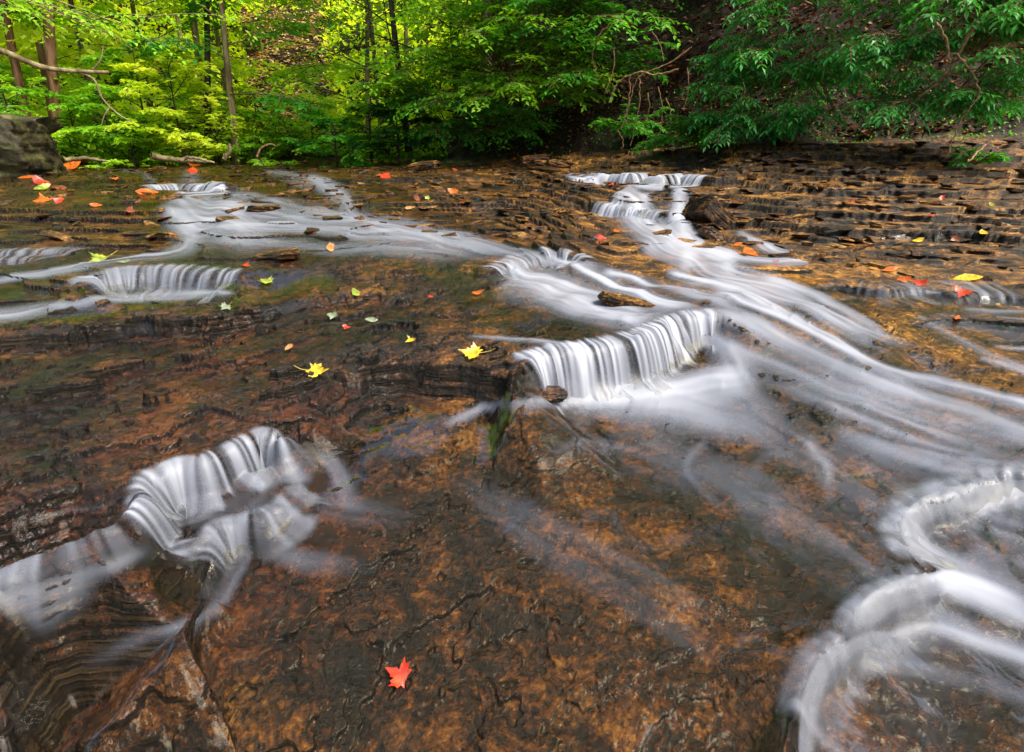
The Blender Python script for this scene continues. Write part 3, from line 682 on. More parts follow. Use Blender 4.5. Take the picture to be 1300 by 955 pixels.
curtain('right_front_fall', 'thick soft white curl of water over the ledge at the right edge in the foreground', 1, 8, .56, .5, .03, seed=31, group=G_, var=.35, sk=.3)
curtain('right_front_fall', 'broad soft white lobe of falling water in the bottom right corner', 8, 14.5, .54, .5, .03, seed=32, group=G_, var=.35, sk=.3)
curtain('ripple_step', 'tiny comb of ripples at the lower edge of the amber pool', .03, .55, .36, 1.0, .01, seed=16, group=G_)

# ------------------------------------------------------------------ loose stones
def stone(name, label, cat, c, size, rotz=0, tilt=(0, 0), mat=None, seed=1, block=.5, group=None, tone=.5, sub=5):
    """rounded slab or block with bedding, from a subdivided box pushed by noise"""
    n = 2**sub+1; g1 = np.linspace(-1, 1, n)
    Vl = []; Fl = []; k = 0
    for ax in range(3):
        for s in (-1, 1):
            a, b = np.meshgrid(g1, g1, indexing='ij'); q = np.zeros((n, n, 3)); q[..., ax] = s; q[..., (ax+1) % 3] = a*s; q[..., (ax+2) % 3] = b
            Vl.append(q.reshape(-1, 3)); vi = np.arange(n*n).reshape(n, n)+k; k += n*n
            Fl.append(np.stack([vi[:-1, :-1], vi[1:, :-1], vi[1:, 1:], vi[:-1, 1:]], -1).reshape(-1, 4))
    v = np.concatenate(Vl); f = np.concatenate(Fl)
    sph = v/np.linalg.norm(v, axis=1)[:, None]; rnd = v*block+sph*(1-block)*1.15
    nx = fbm(rnd[:, 0]*1.3+seed, rnd[:, 1]*1.3+rnd[:, 2]*2.1, 4, seed)
    ny = fbm(rnd[:, 1]*1.3+seed+7, rnd[:, 0]*1.1+rnd[:, 2]*1.7, 4, seed+1)
    nz = fbm(rnd[:, 0]*1.9+seed, rnd[:, 1]*1.9+3, 4, seed+2)
    rnd = rnd*(1+.16*nx[:, None])+np.stack([nx*.10, ny*.14, nz*.14], 1)
    bed_ = noise2(rnd[:, 2]*size[2]*60, rnd[:, 0]*.8, seed+3)
    rnd[:, :2] *= (1+.035*bed_)[:, None]
    p = rnd*np.array(size)/2
    from mathutils import Euler
    Rm = np.array(Euler((tilt[0], tilt[1], rotz)).to_matrix()); p = p@Rm.T
    # weld seams
    key = np.round(v*1000).astype(int); u, inv = np.unique(key, axis=0, return_inverse=True); inv = inv.ravel()
    pw = np.zeros((len(u), 3)); pw[inv] = p; f = inv[f]
    o = mesh_obj(name, pw, f, mat or M_rock, attrs={'tone': np.full(len(pw), tone), 'soil': np.zeros(len(pw))})
    o.location = [float(x) for x in c]
    return tag(o, label, cat, group)
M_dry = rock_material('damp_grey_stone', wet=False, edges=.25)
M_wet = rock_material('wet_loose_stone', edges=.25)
M_dark = plain_material('dark_mossy_boulder', [(.36, (.006, .005, .003)), (.5, (.035, .027, .012)), (.6, (.045, .050, .012)), (.72, (.14, .11, .05))], 5, .6, .03)
b0 = at(10, 9.3)
stone('boulder', 'big dark square boulder at the far left edge of the upper pool', 'boulder', (b0[0]-.35, b0[1], -.06), (1.35, .95, .74), .15, (0, .06), M_dark, 4, .8)
h0 = Q(902, 300, 3.9)
stone('stone_block', 'tilted square stone block standing in the white water of the right cascade', 'rock', Q(903, 279, 4.1), (.34, .22, .15), .35, (R(-12), R(38)), M_dry, 9, .88, tone=.75)
stone('rock', 'brown rounded rock wedged beneath the tilted stone block', 'rock', Q(909, 303, 3.75), (.22, .14, .08), .3, (0, R(30)), M_wet, 12, .5, tone=.6)
stone('rock', 'small flat rock with an orange leaf lying against it below the tilted block', 'rock', Q(938, 317, 3.55), (.16, .12, .06), .1, (0, R(4)), M_wet, 13, .5, tone=.7)
stone('rock', 'low wet rock where the right cascade enters the amber pool', 'rock', Q(1003, 338, 3.2), (.24, .16, .06), .1, (0, R(8)), M_wet, 14, .5, tone=.7)
stone('rock', 'orange pointed rock lying in white foam above the centre waterfall', 'rock', hit(796, 391)+np.array([0, .02, .015]), (.20, .07, .045), -.25, (0, R(10)), M_dry, 15, .5, tone=.85)
stone('rock', 'round dark rock in the foam at the foot of the centre waterfall', 'rock', hit(690, 505)+np.array([0, .03, .0]), (.13, .09, .035), .1, (0, 0), M_rock, 16, .3, tone=.5)
stone('rock', 'long brown stone lying on the rim of the upper pool in mid picture', 'rock', Q(538, 211, 7.6), (.38, .22, .10), .05, (0, R(-6)), M_dry, 17, .45, tone=.8)
stone('rock', 'dark flat slab, rear one of three stones under the hanging leaves', 'rock', Q(678, 201, 7.6), (.34, .2, .07), .1, (0, R(-7)), M_dry, 18, .6, tone=.5)
stone('rock', 'pinkish rounded stone, right one of three under the hanging leaves', 'rock', Q(709, 208, 7.2), (.27, .16, .08), .0, (0, R(4)), M_dry, 19, .4, tone=.7)
stone('rock', 'small pale stone between two larger ones under the hanging leaves', 'rock', Q(686, 206, 7.3), (.16, .1, .05), .0, (0, R(2)), M_dry, 20, .4, tone=.8)
stone('rock', 'small tan stone showing in the silk water on the left', 'rock', hit(335, 268)+np.array([0, 0, .01]), (.20, .1, .05), .0, (0, 0), M_dry, 21, .5, tone=.8)
stone('rock', 'low tan rock with water around it right of the left cascade', 'rock', hit(348, 328)+np.array([0, .02, .005]), (.2, .12, .04), .1, (0, R(-6)), M_dry, 22, .5, tone=.8)
stone('rock', 'flat brown slab at the waters edge next to the big dark boulder', 'rock', Q(100, 205, 9.4), (1.0, .4, .09), .0, (0, 0), M_dry, 23, .5, tone=.6)

# ------------------------------------------------------------------ fallen leaves
def fallen_mat(name, a, b, c):
    t = NT(name); p = t.n('ShaderNodeTexCoord').outputs['Object']
    col = t.ramp(t.noise(p, 30, 5, .6), [(.35, a), (.5, b), (.66, c)])
    col = t.mix(t.ramp(t.noise(p, 90, 4, .7), [(.45, .15), (.62, .75)]), col, (.10, .045, .015)); bb = t.princ(Base_Color=col, Roughness=.35, Specular_IOR_Level=.5, Normal=t.bump(t.noise(p, 60, 3), .002, .6))
    tr = t.n('ShaderNodeBsdfTranslucent'); t.link(col, tr.inputs[0])
    return t.done(t.mixs(.25, bb.outputs[0], tr.outputs[0]))
FM = {'orange': fallen_mat('orange_leaf', (.45, .06, .005), (.75, .13, .01), (.85, .25, .02)),
      'red': fallen_mat('red_leaf', (.35, .01, .005), (.7, .03, .01), (.8, .08, .02)),
      'yellow': fallen_mat('yellow_leaf', (.5, .30, .01), (.8, .55, .02), (.85, .70, .05)),
      'green': fallen_mat('yellow_green_leaf', (.12, .22, .02), (.30, .42, .04), (.55, .55, .06)),
      'grey': fallen_mat('pale_green_leaf', (.14, .22, .14), (.24, .34, .22), (.35, .42, .30)),
      'brown': fallen_mat('crimson_brown_leaf', (.12, .02, .01), (.25, .05, .02), (.35, .12, .05)),
      'tan': fallen_mat('tan_leaf', (.35, .14, .04), (.55, .27, .08), (.65, .38, .14))}
MAPLE = [(0, 0), (.10, .03), (.34, -.10), (.30, .08), (.52, .10), (.44, .24), (.60, .42), (.42, .40), (.36, .50), (.20, .42), (.24, .62), (.14, .62), (0, 1.0)]
OVAL = [(0, 0), (.10, .08), (.20, .22), (.26, .40), (.25, .55), (.19, .72), (.10, .88), (0, 1.0)]
STEM_M = plain_material('leaf_stalk', [(.4, (.35, .30, .05)), (.6, (.55, .45, .1))], 20, .5, .001)
def fallen(px, py, wpx, col, label, kind='maple', rot=None, stem=False, curl=.55, group='fallen autumn leaves', face=.45):
    rng = np.random.default_rng(int(px*31+py)); c = hit(px, py); wpx = wpx*(.72 if py < 290 else .85)
    rad = np.linalg.norm(c); w = wpx/F*rad/.95
    outl = MAPLE if kind == 'maple' else OVAL
    pl = outl+[(-x, y) for x, y in outl[-2:0:-1]]
    pl = np.array(pl); pl = pl+rng.normal(0, .018, pl.shape); cen = np.array([0, .38])
    rings = [1, .66, .33]; Vs = [cen+(pl-cen)*k for k in rings]; m = len(pl)
    v2 = np.concatenate(Vs+[cen[None]])
    x, y = v2[:, 0], v2[:, 1]-.4
    ph = rng.uniform(0, 6.28); rr = np.hypot(x, y)
    z = curl*(rr**2)*(.6+.8*np.sin(2*np.arctan2(y, x)+ph))+.05*np.sin(x*9+ph)*rr+.02
    s = w/(1.1 if kind == 'maple' else .75)
    rz = rng.uniform(0, 6.28) if rot is None else rot
    p = np.stack([x*math.cos(rz)-y*math.sin(rz), x*math.sin(rz)+y*math.cos(rz), z], 1)*s
    # lean a little towards the open side of the ledge
    a = face*rng.uniform(.3, 1); ca, sa = math.cos(a), math.sin(a)
    az = math.atan2(c[0], c[1]); ux, uy = math.sin(az), math.cos(az)
    d = p[:, 0]*ux+p[:, 1]*uy; zz = p[:, 2].copy(); nd = d*ca-zz*sa; nz = d*sa+zz*ca
    p[:, 0] += (nd-d)*ux; p[:, 1] += (nd-d)*uy; p[:, 2] = nz
    f3 = []; f4 = []
    for k in range(2):
        for i in range(m): j = (i+1) % m; f4.append((k*m+i, k*m+j, (k+1)*m+j, (k+1)*m+i))
    for i in range(m): f3.append((2*m+i, 2*m+(i+1) % m, 3*m))
    g = Hxy(c[0]+p[:, 0], c[1]+p[:, 1]); lo = (g-p[:, 2])
    zoff = np.sort(lo)[int(len(lo)*.8)]
    o = mesh_obj('leaf', p, [np.array(f4), np.array(f3)], FM[col], smooth=False)
    base = np.array([c[0], c[1], min(zoff, c[2]+.03)+.009]); o.location = [float(q) for q in base]
    tag(o, label, 'leaf', group)
    if stem:
        q0 = np.array([0, -.4]); L = []
        for i in range(7):
            u = i/6; xx, yy = 0+.05*math.sin(u*3)*s/s, -.4-.75*u
            L.append([(xx*math.cos(rz)-yy*math.sin(rz))*s, (xx*math.sin(rz)+yy*math.cos(rz))*s, (.02+.25*u*u)*s+.002])
        tube_obj('stalk', [(np.array(L), np.linspace(.010, .006, 7)*s*1.6)], STEM_M, parent=o, sides=5)
    return o

def tube_arrays(paths, sides=7):
    Vs = []; Fs = []; k = 0
    for pa, ra in paths:
        pa = np.asarray(pa, float); n = len(pa); t = np.gradient(pa, axis=0); t /= np.linalg.norm(t, axis=1)[:, None]+1e-12
        ref = np.array([0, 0, 1.]) if abs(t[:, 2]).mean() < .8 else np.array([1., 0, 0])
        a = np.cross(t, ref); a /= np.linalg.norm(a, axis=1)[:, None]+1e-12; b = np.cross(t, a)
        an = np.linspace(0, 2*math.pi, sides, endpoint=False)
        ring = pa[:, None]+np.asarray(ra, float).reshape(-1, 1, 1)*(a[:, None]*np.cos(an)[None, :, None]+b[:, None]*np.sin(an)[None, :, None])
        Vs.append(ring.reshape(-1, 3)); vi = np.arange(n*sides).reshape(n, sides)+k; k += n*sides
        nx = np.roll(vi, -1, axis=1)
        Fs.append(np.stack([vi[:-1], nx[:-1], nx[1:], vi[1:]], -1).reshape(-1, 4))
    return np.concatenate(Vs), np.concatenate(Fs)
def tube_obj(name, paths, mat, parent=None, sides=7, origin=None):
    v, f = tube_arrays(paths, sides); return mesh_obj(name, v, f, mat, parent, origin=origin)

LEAVES = [
 (58, 256, 26, 'orange', 'large curled orange leaf lying lowest on the layered ledge at left', 'maple'),
 (74, 258, 15, 'red', 'orange red leaf overlapping the right side of the large curled orange leaf', 'maple'),
 (38, 227, 15, 'orange', 'upright orange leaf highest on the left ledge', 'oval'),
 (56, 236, 20, 'red', 'dark red leaf between the upright orange leaf and the large curled leaf', 'oval'),
 (74, 240, 14, 'brown', 'crimson brown leaf right of the dark red leaf on the left ledge', 'oval'),
 (124, 263, 12, 'orange', 'single small orange leaf standing on edge on the left ledge', 'oval'),
 (166, 269, 16, 'brown', 'dark crimson leaf left of the foot of the left cascade', 'maple'),
 (185, 247, 22, 'orange', 'long orange leaf caught at the left side of the left cascade', 'oval'),
 (146, 229, 11, 'orange', 'little orange leaf left of the flow above the left cascade', 'maple'),
 (82, 214, 26, 'orange', 'flat orange leaf on the water rim right of the boulder', 'oval'),
 (110, 212, 16, 'orange', 'thin orange leaf on the water rim, second from the boulder', 'oval'),
 (52, 242, 16, 'green', 'greenish leaf under the dark red leaf on the left ledge', 'oval'),
 (248, 212, 22, 'orange', 'bright orange leaf on the pool rim above the left cascade', 'maple'),
 (244, 219, 20, 'red', 'reddish leaf just under the bright orange leaf on the pool rim', 'oval'),
 (320, 209, 18, 'orange', 'orange leaf on the pool rim below the dark saplings', 'oval'),
 (302, 209, 12, 'red', 'small red leaf left of the orange leaf on the far pool rim', 'oval'),
 (222, 207, 14, 'tan', 'tan leaf on the driftwood at the far pool rim', 'oval'),
 (490, 226, 22, 'red', 'scarlet leaf cluster at the top of the middle ledge', 'maple'),
 (574, 245, 15, 'orange', 'orange leaf in the middle of the thin beds', 'oval'),
 (587, 259, 8, 'red', 'tiny red leaf low on the thin beds', 'maple'),
 (543, 252, 10, 'green', 'tiny green leaf on the thin beds of the middle ledge', 'maple'),
 (654, 208, 8, 'orange', 'tiny orange leaf left of the three stones on the rim', 'maple'),
 (577, 217, 14, 'red', 'pink red leaf at the upper rim above the thin beds', 'oval'),
 (522, 266, 14, 'tan', 'tan leaf at the foot of the thin beds', 'oval'),
 (530, 255, 12, 'brown', 'dull crimson leaf beside the tiny green leaf', 'oval'),
 (763, 307, 17, 'red', 'red orange leaf standing on the olive rock island by the right cascade', 'maple'),
 (776, 237, 10, 'red', 'small red leaf caught in the strands of the right cascade', 'maple'),
 (783, 296, 12, 'orange', 'orange leaf at the water edge of the olive rock island', 'oval'),
 (951, 324, 22, 'orange', 'long orange leaf at the foot of the tilted block', 'oval'),
 (936, 313, 11, 'orange', 'small orange leaf on the flat rock by the tilted block', 'oval'),
 (984, 335, 9, 'red', 'dark red leaf on the low wet rock beside the amber pool', 'maple'),
 (1109, 343, 10, 'tan', 'pale tan leaf floating on the amber pool, farthest left', 'oval'),
 (1128, 345, 13, 'orange', 'pale orange leaf floating beside the tan one on the amber pool', 'oval'),
 (1147, 359, 15, 'orange', 'orange leaf with dark edge at the lower rim of the amber pool', 'maple'),
 (1166, 363, 17, 'red', 'red orange leaf touching the ripples below the amber pool', 'maple'),
 (1232, 356, 21, 'yellow', 'long yellow leaf floating on the right of the amber pool', 'oval'),
 (1221, 375, 20, 'red', 'scarlet leaf on the wet rock right of the ripples', 'maple'),
 (1214, 412, 9, 'orange', 'tiny orange leaf on dark wet rock at right', 'oval'),
 (1266, 389, 6, 'yellow', 'tiny yellow leaf on wet rock near the right edge', 'oval'),
 (1196, 254, 9, 'red', 'scarlet leaf on the tan beds at right, upper one', 'maple'),
 (1182, 275, 8, 'red', 'small red leaf on the tan beds near the long pale slab', 'maple'),
 (1212, 306, 13, 'brown', 'pinkish brown leaf low on the tan beds', 'maple'),
 (1246, 305, 11, 'yellow', 'yellow leaf at the foot of the tan beds', 'oval'),
 (1081, 258, 8, 'red', 'tiny red leaf in mid height of the tan beds', 'maple'),
 (1192, 212, 8, 'orange', 'small orange leaf at the top of the tan beds', 'oval'),
 (1258, 262, 8, 'green', 'small green leaf on the tan beds near the right edge', 'oval'),
 (1166, 308, 10, 'yellow', 'yellowish leaf at the pool edge under the tan beds', 'oval'),
 (404, 476, 30, 'yellow', 'yellow and orange lobed leaf with long stalk on the brown rock', 'maple', 4.7),
 (598, 453, 34, 'yellow', 'bright yellow wide leaf on the flat top of the black ledge', 'maple', 1.4),
 (521, 436, 16, 'yellow', 'small yellow leaf with green stalk behind the black ledge', 'maple', 2.2),
 (337, 360, 20, 'green', 'green yellow leaf on the rock right of the combed row of water', 'maple', 1.0),
 (313, 341, 13, 'red', 'red leaf right of the combed row of water', 'maple'),
 (286, 395, 14, 'grey', 'pale leaf with upright stalk at the end of the olive pool', 'maple', 2.9),
 (422, 408, 16, 'grey', 'pale green leaf with upright stalk on the middle rock plate', 'maple', 3.1),
 (126, 332, 24, 'green', 'yellow green leaf with raised stalk at the head of the olive pool', 'maple', 2.8),
 (158, 335, 13, 'grey', 'grey green leaf right of the yellow green leaf at the olive pool', 'oval'),
 (440, 420, 12, 'red', 'dull red leaf right of the pale green leaf on the middle plate', 'maple'),
 (368, 446, 13, 'tan', 'pinkish tan leaf left of the large yellow and orange leaf', 'oval'),
 (546, 380, 9, 'red', 'pink red leaf under thin water in the centre', 'maple'),
 (605, 375, 14, 'orange', 'small orange leaf left of the middle silk channel', 'oval'),
 (470, 410, 14, 'grey', 'washed out blue green leaf on the rock plate behind the black ledge', 'oval'),
 (453, 377, 14, 'green', 'olive green leaf at the back of the middle plate', 'oval'),
 (420, 319, 16, 'tan', 'pale tan leaf on the silk water right of the left cascade', 'oval'),
 (505, 860, 34, 'red', 'scarlet leaf nearest the camera on the foreground rock', 'maple', 1.2),
]
STEMS = {404: 1, 521: 1, 286: 1, 422: 1, 126: 1, 598: 1}
for L in LEAVES:
    fallen(*L[:5], kind=L[5], rot=L[6] if len(L) > 6 else None, stem=L[0] in STEMS, face=.35 if L[1] < 222 else (.8 if L[1] < 330 else .5))

# ------------------------------------------------------------------ foliage
def leaf_arrays(pos, d, nrm, size, width=.5, n6=True):
    """pos (n,3) stalk ends, d direction, nrm normal, size length -> folded leaf faces"""
    d = d/(np.linalg.norm(d, axis=1)[:, None]+1e-9); s = np.cross(nrm, d); s /= np.linalg.norm(s, axis=1)[:, None]+1e-9
    n = np.cross(d, s); L = size[:, None]; w = L*width*.5
    if n6:
        a = pos; b = pos+d*L*.42+s*w+n*L*.06; c = pos+d*L*.42-s*w+n*L*.06; t = pos+d*L-n*L*.10; m = pos+d*L*.45-n*L*.02
        V = np.stack([a, b, t, c, m], 1); k = 5; tri = np.array([[0, 1, 4], [1, 2, 4], [2, 3, 4], [3, 0, 4]])
    else:
        V = np.stack([pos, pos+d*L*.45+s*w, pos+d*L-n*L*.08, pos+d*L*.45-s*w], 1); k = 4; tri = np.array([[0, 1, 2], [0, 2, 3]])
    N = len(pos); Fc = (np.arange(N)*k)[:, None, None]+tri[None]
    return V.reshape(-1, 3), Fc.reshape(-1, 3), k

class Plant:
    def __init__(s, seed): s.r = np.random.default_rng(seed); s.w = []; s.lp = []; s.ld = []; s.ln = []; s.ls = []; s.lt = []
    def limb(s, p0, d0, L, r0, droop=.3, n=9, wig=.12, up=0.0, r1=.25):
        p = np.array(p0, float); d = np.array(d0, float); d /= np.linalg.norm(d); pa = [p.copy()]
        for i in range(n):
            d = d+s.r.normal(0, wig, 3)*.35; d[2] += (up-droop*(i/n))/n*1.6; d /= np.linalg.norm(d)
            p = p+d*L/n; pa.append(p.copy())
        pa = np.array(pa); ra = np.linspace(r0, r0*r1, n+1); s.w.append((pa, ra)); return pa
    def spray(s, p, d, L, nl, size, tint, droop=.25, compound=False, up=None):
        """flat twig with leaves to both sides"""
        r = s.r; d = d/(np.linalg.norm(d)+1e-9)
        side = np.cross(d, [0, 0, 1.]); side /= np.linalg.norm(side)+1e-9
        u = np.linspace(.12, 1, nl); P_ = p+d*L*u[:, None]; P_[:, 2] -= droop*L*u**2
        sg = np.where(np.arange(nl) % 2 == 0, 1, -1)[:, None]
        dd = d*.55+side*sg*.8+r.normal(0, .22, (nl, 3)); dd[:, 2] -= .28
        nn = np.array([0, 0, 1.])+r.normal(0, .35, (nl, 3))
        sz = size*r.uniform(.65, 1.15, nl)
        if compound:
            m = 7; k = np.arange(m)
            for i in range(nl):
                D = dd[i]/np.linalg.norm(dd[i]); sd = np.cross(D, [0, 0, 1.]); sd /= np.linalg.norm(sd)+1e-9
                LL = sz[i]*2.6; uu = np.array([.4, .4, .65, .65, .88, .88, 1.0]); s2 = np.array([1, -1, 1, -1, 1, -1, 0])[:, None]
                pp = P_[i]+D*LL*uu[:, None]; pp[:, 2] -= .30*LL*uu**2
                d2 = D*.6+sd*s2*.85+r.normal(0, .1, (m, 3)); d2[:, 2] -= .35
                s.add(pp, d2, np.array([0, 0, 1.])+r.normal(0, .22, (m, 3)), sz[i]*np.array([.8, .8, 1, 1, 1.1, 1.1, 1.2]), tint+r.normal(0, .06, m))
                s.w.append((np.array([P_[i], P_[i]+D*LL*.5-np.array([0, 0, .08*LL]), pp[-1]]), np.array([.0022, .0018, .001])))
        else:
            s.add(P_, dd, nn, sz, tint+r.normal(0, .10, nl))
    def add(s, p, d, n, sz, t): s.lp.append(p); s.ld.append(d); s.ln.append(n); s.ls.append(sz); s.lt.append(np.broadcast_to(t, len(p)))
    def crown(s, name, mat, parent, width=.5, n6=True, org=None, stuff=False):
        p = np.concatenate(s.lp); d = np.concatenate(s.ld); n = np.concatenate(s.ln); z = np.concatenate(s.ls); t = np.concatenate(s.lt)
        V, Fc, k = leaf_arrays(p, d, n, z, width, n6)
        return mesh_obj(name, V-np.array(org), Fc, mat, parent, attrs={'tint': np.repeat(np.clip(t, 0, 1), k)}, smooth=False)

BARK = plain_material('grey_brown_bark', [(.36, (.05, .038, .018)), (.5, (.15, .11, .055)), (.66, (.30, .25, .13))], 10, .8, .03, .2, (1, 1, .25))
BARK_RED = plain_material('warm_brown_bark', [(.36, (.05, .022, .010)), (.5, (.14, .065, .028)), (.66, (.26, .15, .08))], 10, .8, .03, .2, (1, 1, .25))
BARK_DARK = plain_material('dark_bark', [(.36, (.010, .008, .006)), (.5, (.03, .022, .015)), (.66, (.07, .055, .035))], 10, .8, .03, .2, (1, 1, .25))
TWIG = plain_material('pale_brown_twig', [(.36, (.07, .035, .015)), (.5, (.17, .09, .04)), (.66, (.30, .19, .10))], 30, .6, .003, .3)
LM = {'yellow': leaf_material('yellow_green_foliage', (.22, .38, .012), (.46, .64, .03), (.72, .80, .07), .55),
      'lime': leaf_material('fresh_green_foliage', (.055, .20, .008), (.20, .46, .018), (.46, .68, .04), .52),
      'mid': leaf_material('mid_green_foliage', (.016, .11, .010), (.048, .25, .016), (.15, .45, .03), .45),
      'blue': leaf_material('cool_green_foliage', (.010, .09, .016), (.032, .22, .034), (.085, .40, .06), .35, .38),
      'deep': leaf_material('deep_green_foliage', (.006, .035, .006), (.014, .075, .010), (.035, .15, .016), .35, .45)}  # deep leaves carry the shade of the right bank in their colour

def tree(px, r, height, rad, label, leaf='lime', lean=(0, 0), crown0=.25, limbs=16, ll=2.2, size=.075, twigs=12, nl=9, bark=None, seed=1, group=None, cat='tree',
         name='tree', bias=None, droop=.5, n6=False, width=.55, up=.35, spread=1.0, tint=.5, base=None, compound=False, fork=None):
    b = at(px, r) if base is None else np.array(base, float); pl = Plant(seed); rg = pl.r
    n = 14; pa = []; ra = []
    for i in range(n+1):
        u = i/n; wob = .03*height*np.array([math.sin(u*4+seed), math.cos(u*3.3+seed*2)])*u*.6
        pa.append([b[0]+lean[0]*u*height+wob[0], b[1]+lean[1]*u*height+wob[1], b[2]-.15+(height+.15)*u]); ra.append(rad*(1-.8*u**1.2)*(1+.45*math.exp(-u*22)))
    pa = np.array(pa); ra = np.array(ra); pl.w.append((pa, ra))
    for k in range(limbs):
        u = crown0+(1-crown0)*(k+.5*rg.random())/limbs; q = u*n; i = min(int(q), n-1); p = pa[i]+(pa[i+1]-pa[i])*(q-i)
        a = k*2.4+rg.uniform(-.5, .5)
        d = np.array([math.cos(a), math.sin(a), 0.])
        if bias is not None: d = d*(1-bias[2])+np.array([bias[0], bias[1], 0])*bias[2]; d /= np.linalg.norm(d)+1e-6
        d[2] = up*rg.uniform(-.1, 1.9)
        L = ll*(1-.55*max(0, (u-.4)/.6)**1.3)*rg.uniform(.7, 1.15)
        lp = pl.limb(p, d, L, max(.008, rad*.26*(1-u*.6)), droop, 9)
        clump = tint+rg.normal(0, .16)
        for j in range(twigs):
            v = .22+.78*(j+rg.random()*.6)/twigs; q2 = v*9; m = min(int(q2), 8); pt = lp[m]+(lp[m+1]-lp[m])*(q2-m)
            ld_ = lp[m+1]-lp[m]; ld_ /= np.linalg.norm(ld_)
            sd = np.cross(ld_, [0, 0, 1.]); sd /= np.linalg.norm(sd)+1e-6
            td = ld_*rg.uniform(.3, .9)+sd*(1 if j % 2 else -1)*rg.uniform(.5, 1)*spread; td[2] += rg.uniform(-.25, .2)
            TL = L*.42*(1.15-v*.6)*rg.uniform(.7, 1.2)
            if rg.random() < .55 or not n6: pl.w.append((np.array([pt, pt+td/np.linalg.norm(td)*TL*.55-np.array([0, 0, .06*TL])]), np.array([.006, .002])*max(1, rad*8)))
            pl.spray(pt, td, TL, nl, size, clump+rg.normal(0, .07), .22, compound)
            if not compound:
                td2 = td+np.array([*rg.normal(0, .5, 2), .0]); pl.spray(pt+td/np.linalg.norm(td)*TL*.3, td2, TL*.7, max(4, nl*2//3), size, clump+rg.normal(0, .07), .3)
    e = empty(name, [float(c) for c in b], label, cat, group)
    v, f = tube_arrays([(a-b, r_) for a, r_ in pl.w[:1+limbs]], 9); v2, f2 = (tube_arrays([(a-b, r_) for a, r_ in pl.w[1+limbs:]], 4) if len(pl.w) > 1+limbs else (np.zeros((0, 3)), np.zeros((0, 4), int)))
    mesh_obj('trunk' if cat == 'tree' else 'stem', np.concatenate([v, v2]), np.concatenate([f, f2+len(v)]), bark or BARK, e)
    pl.crown('crown' if cat == 'tree' else 'foliage', LM[leaf], e, width, n6, b)
    return e

FAR = 'trees of the sunlit far wood'
# named trunks and saplings of the far left bank
tree(68, 12.0, 7.5, .085, 'leaning brown tree with lichen spots behind the boulder', 'yellow', (.16, .02), .35, 16, 2.6, .105, 15, 11, BARK_RED, 11, FAR)
tree(40, 13.0, 8, .07, 'straight reddish tree left of the leaning tree', 'lime', (.01, 0), .38, 15, 2.5, .105, 15, 11, BARK_RED, 12, FAR)
tree(17, 12.5, 7, .05, 'thin dark tree nearest the left edge of the picture', 'lime', (-.03, 0), .12, 14, 2.0, .105, 15, 11, BARK_DARK, 13, FAR)
tree(72, 14.0, 8, .06, 'slim brown tree half hidden by the leaning tree', 'yellow', (.05, 0), .4, 14, 2.2, .105, 15, 11, BARK_RED, 14, FAR)
tree(258, 11.8, 6.5, .055, 'slender dark sapling leaning right above the yellow green bush', 'yellow', (.17, 0), .30, 15, 2.0, .105, 15, 11, BARK_DARK, 15, FAR)
tree(296, 10.9, 5.0, .06, 'forked dark sapling at the waterline, left of the grassy bush', 'mid', (.06, .02), .22, 16, 1.6, .105, 15, 11, BARK, 16, FAR)
tree(268, 15, 8, .08, 'pale thin tree farther back behind the leaning sapling', 'yellow', (.03, 0), .3, 16, 2.6, .105, 15, 11, BARK, 17, FAR)
# understorey bushes along the far waterline
BU = 'bushes along the far waterline'
def bush(px, r, h, label, leaf, seed, ll=1.0, size=.065, limbs=14, **kw):
    size *= 1.3
    a = dict(twigs=13, nl=9, bark=BARK_DARK, group=BU, cat='bush', name='bush', crown0=.06, up=.5, droop=.55, lean=(0, 0)); a.update(kw)
    return tree(px, r, h, .022, label, leaf, limbs=limbs, ll=ll, size=size, seed=seed, **a)
bush(230, 10.9, 1.5, 'bright yellow green bush leaning over the far waterline', 'yellow', 21, 1.05, .07, 20)
bush(190, 11.6, 1.7, 'light green bush left of the bright yellow bush', 'lime', 22, 1.0, .065, 18)
bush(140, 11.0, 1.0, 'low mid green bush in front of the leaning tree', 'lime', 23, .9, .06, 18)
bush(95, 11.2, .9, 'low cool green bush right beside the boulder', 'lime', 24, .8, .055, 16)
bush(20, 11.5, 1.3, 'green bush showing above the boulder', 'lime', 25, .9, .065, 16)
bush(275, 11.1, 1.2, 'yellow green bush between the two dark saplings', 'yellow', 26, .9, .06, 18)
bush(330, 11.4, 1.1, 'soft green bush left of the tan clearing', 'lime', 27, .8, .06, 16)
bush(372, 11.0, .62, 'low grassy bush under the tan clearing', 'lime', 28, .75, .045, 20, twigs=12)
bush(398, 11.6, .75, 'fine leaved grassy bush at the right foot of the tan clearing', 'lime', 29, .7, .045, 18, twigs=12)
bush(425, 9.9, .62, 'cool blue green bush drooping to the water left of the hanging sprays', 'mid', 30, .7, .06, 16)
bush(470, 10.2, .9, 'cool green bush at the waterline below the layered tree', 'lime', 31, .8, .06, 16)
bush(505, 9.8, 1.0, 'dark low bush in shade below the layered tree', 'deep', 32, .8, .06, 14)
bush(165, 10.75, .55, 'small low green bush at the far waterline, left of the driftwood', 'lime', 33, .6, .05, 14)
bush(320, 10.7, .4, 'tiny green bush at the waterline, right of the forked sapling', 'lime', 34, .5, .045, 12)
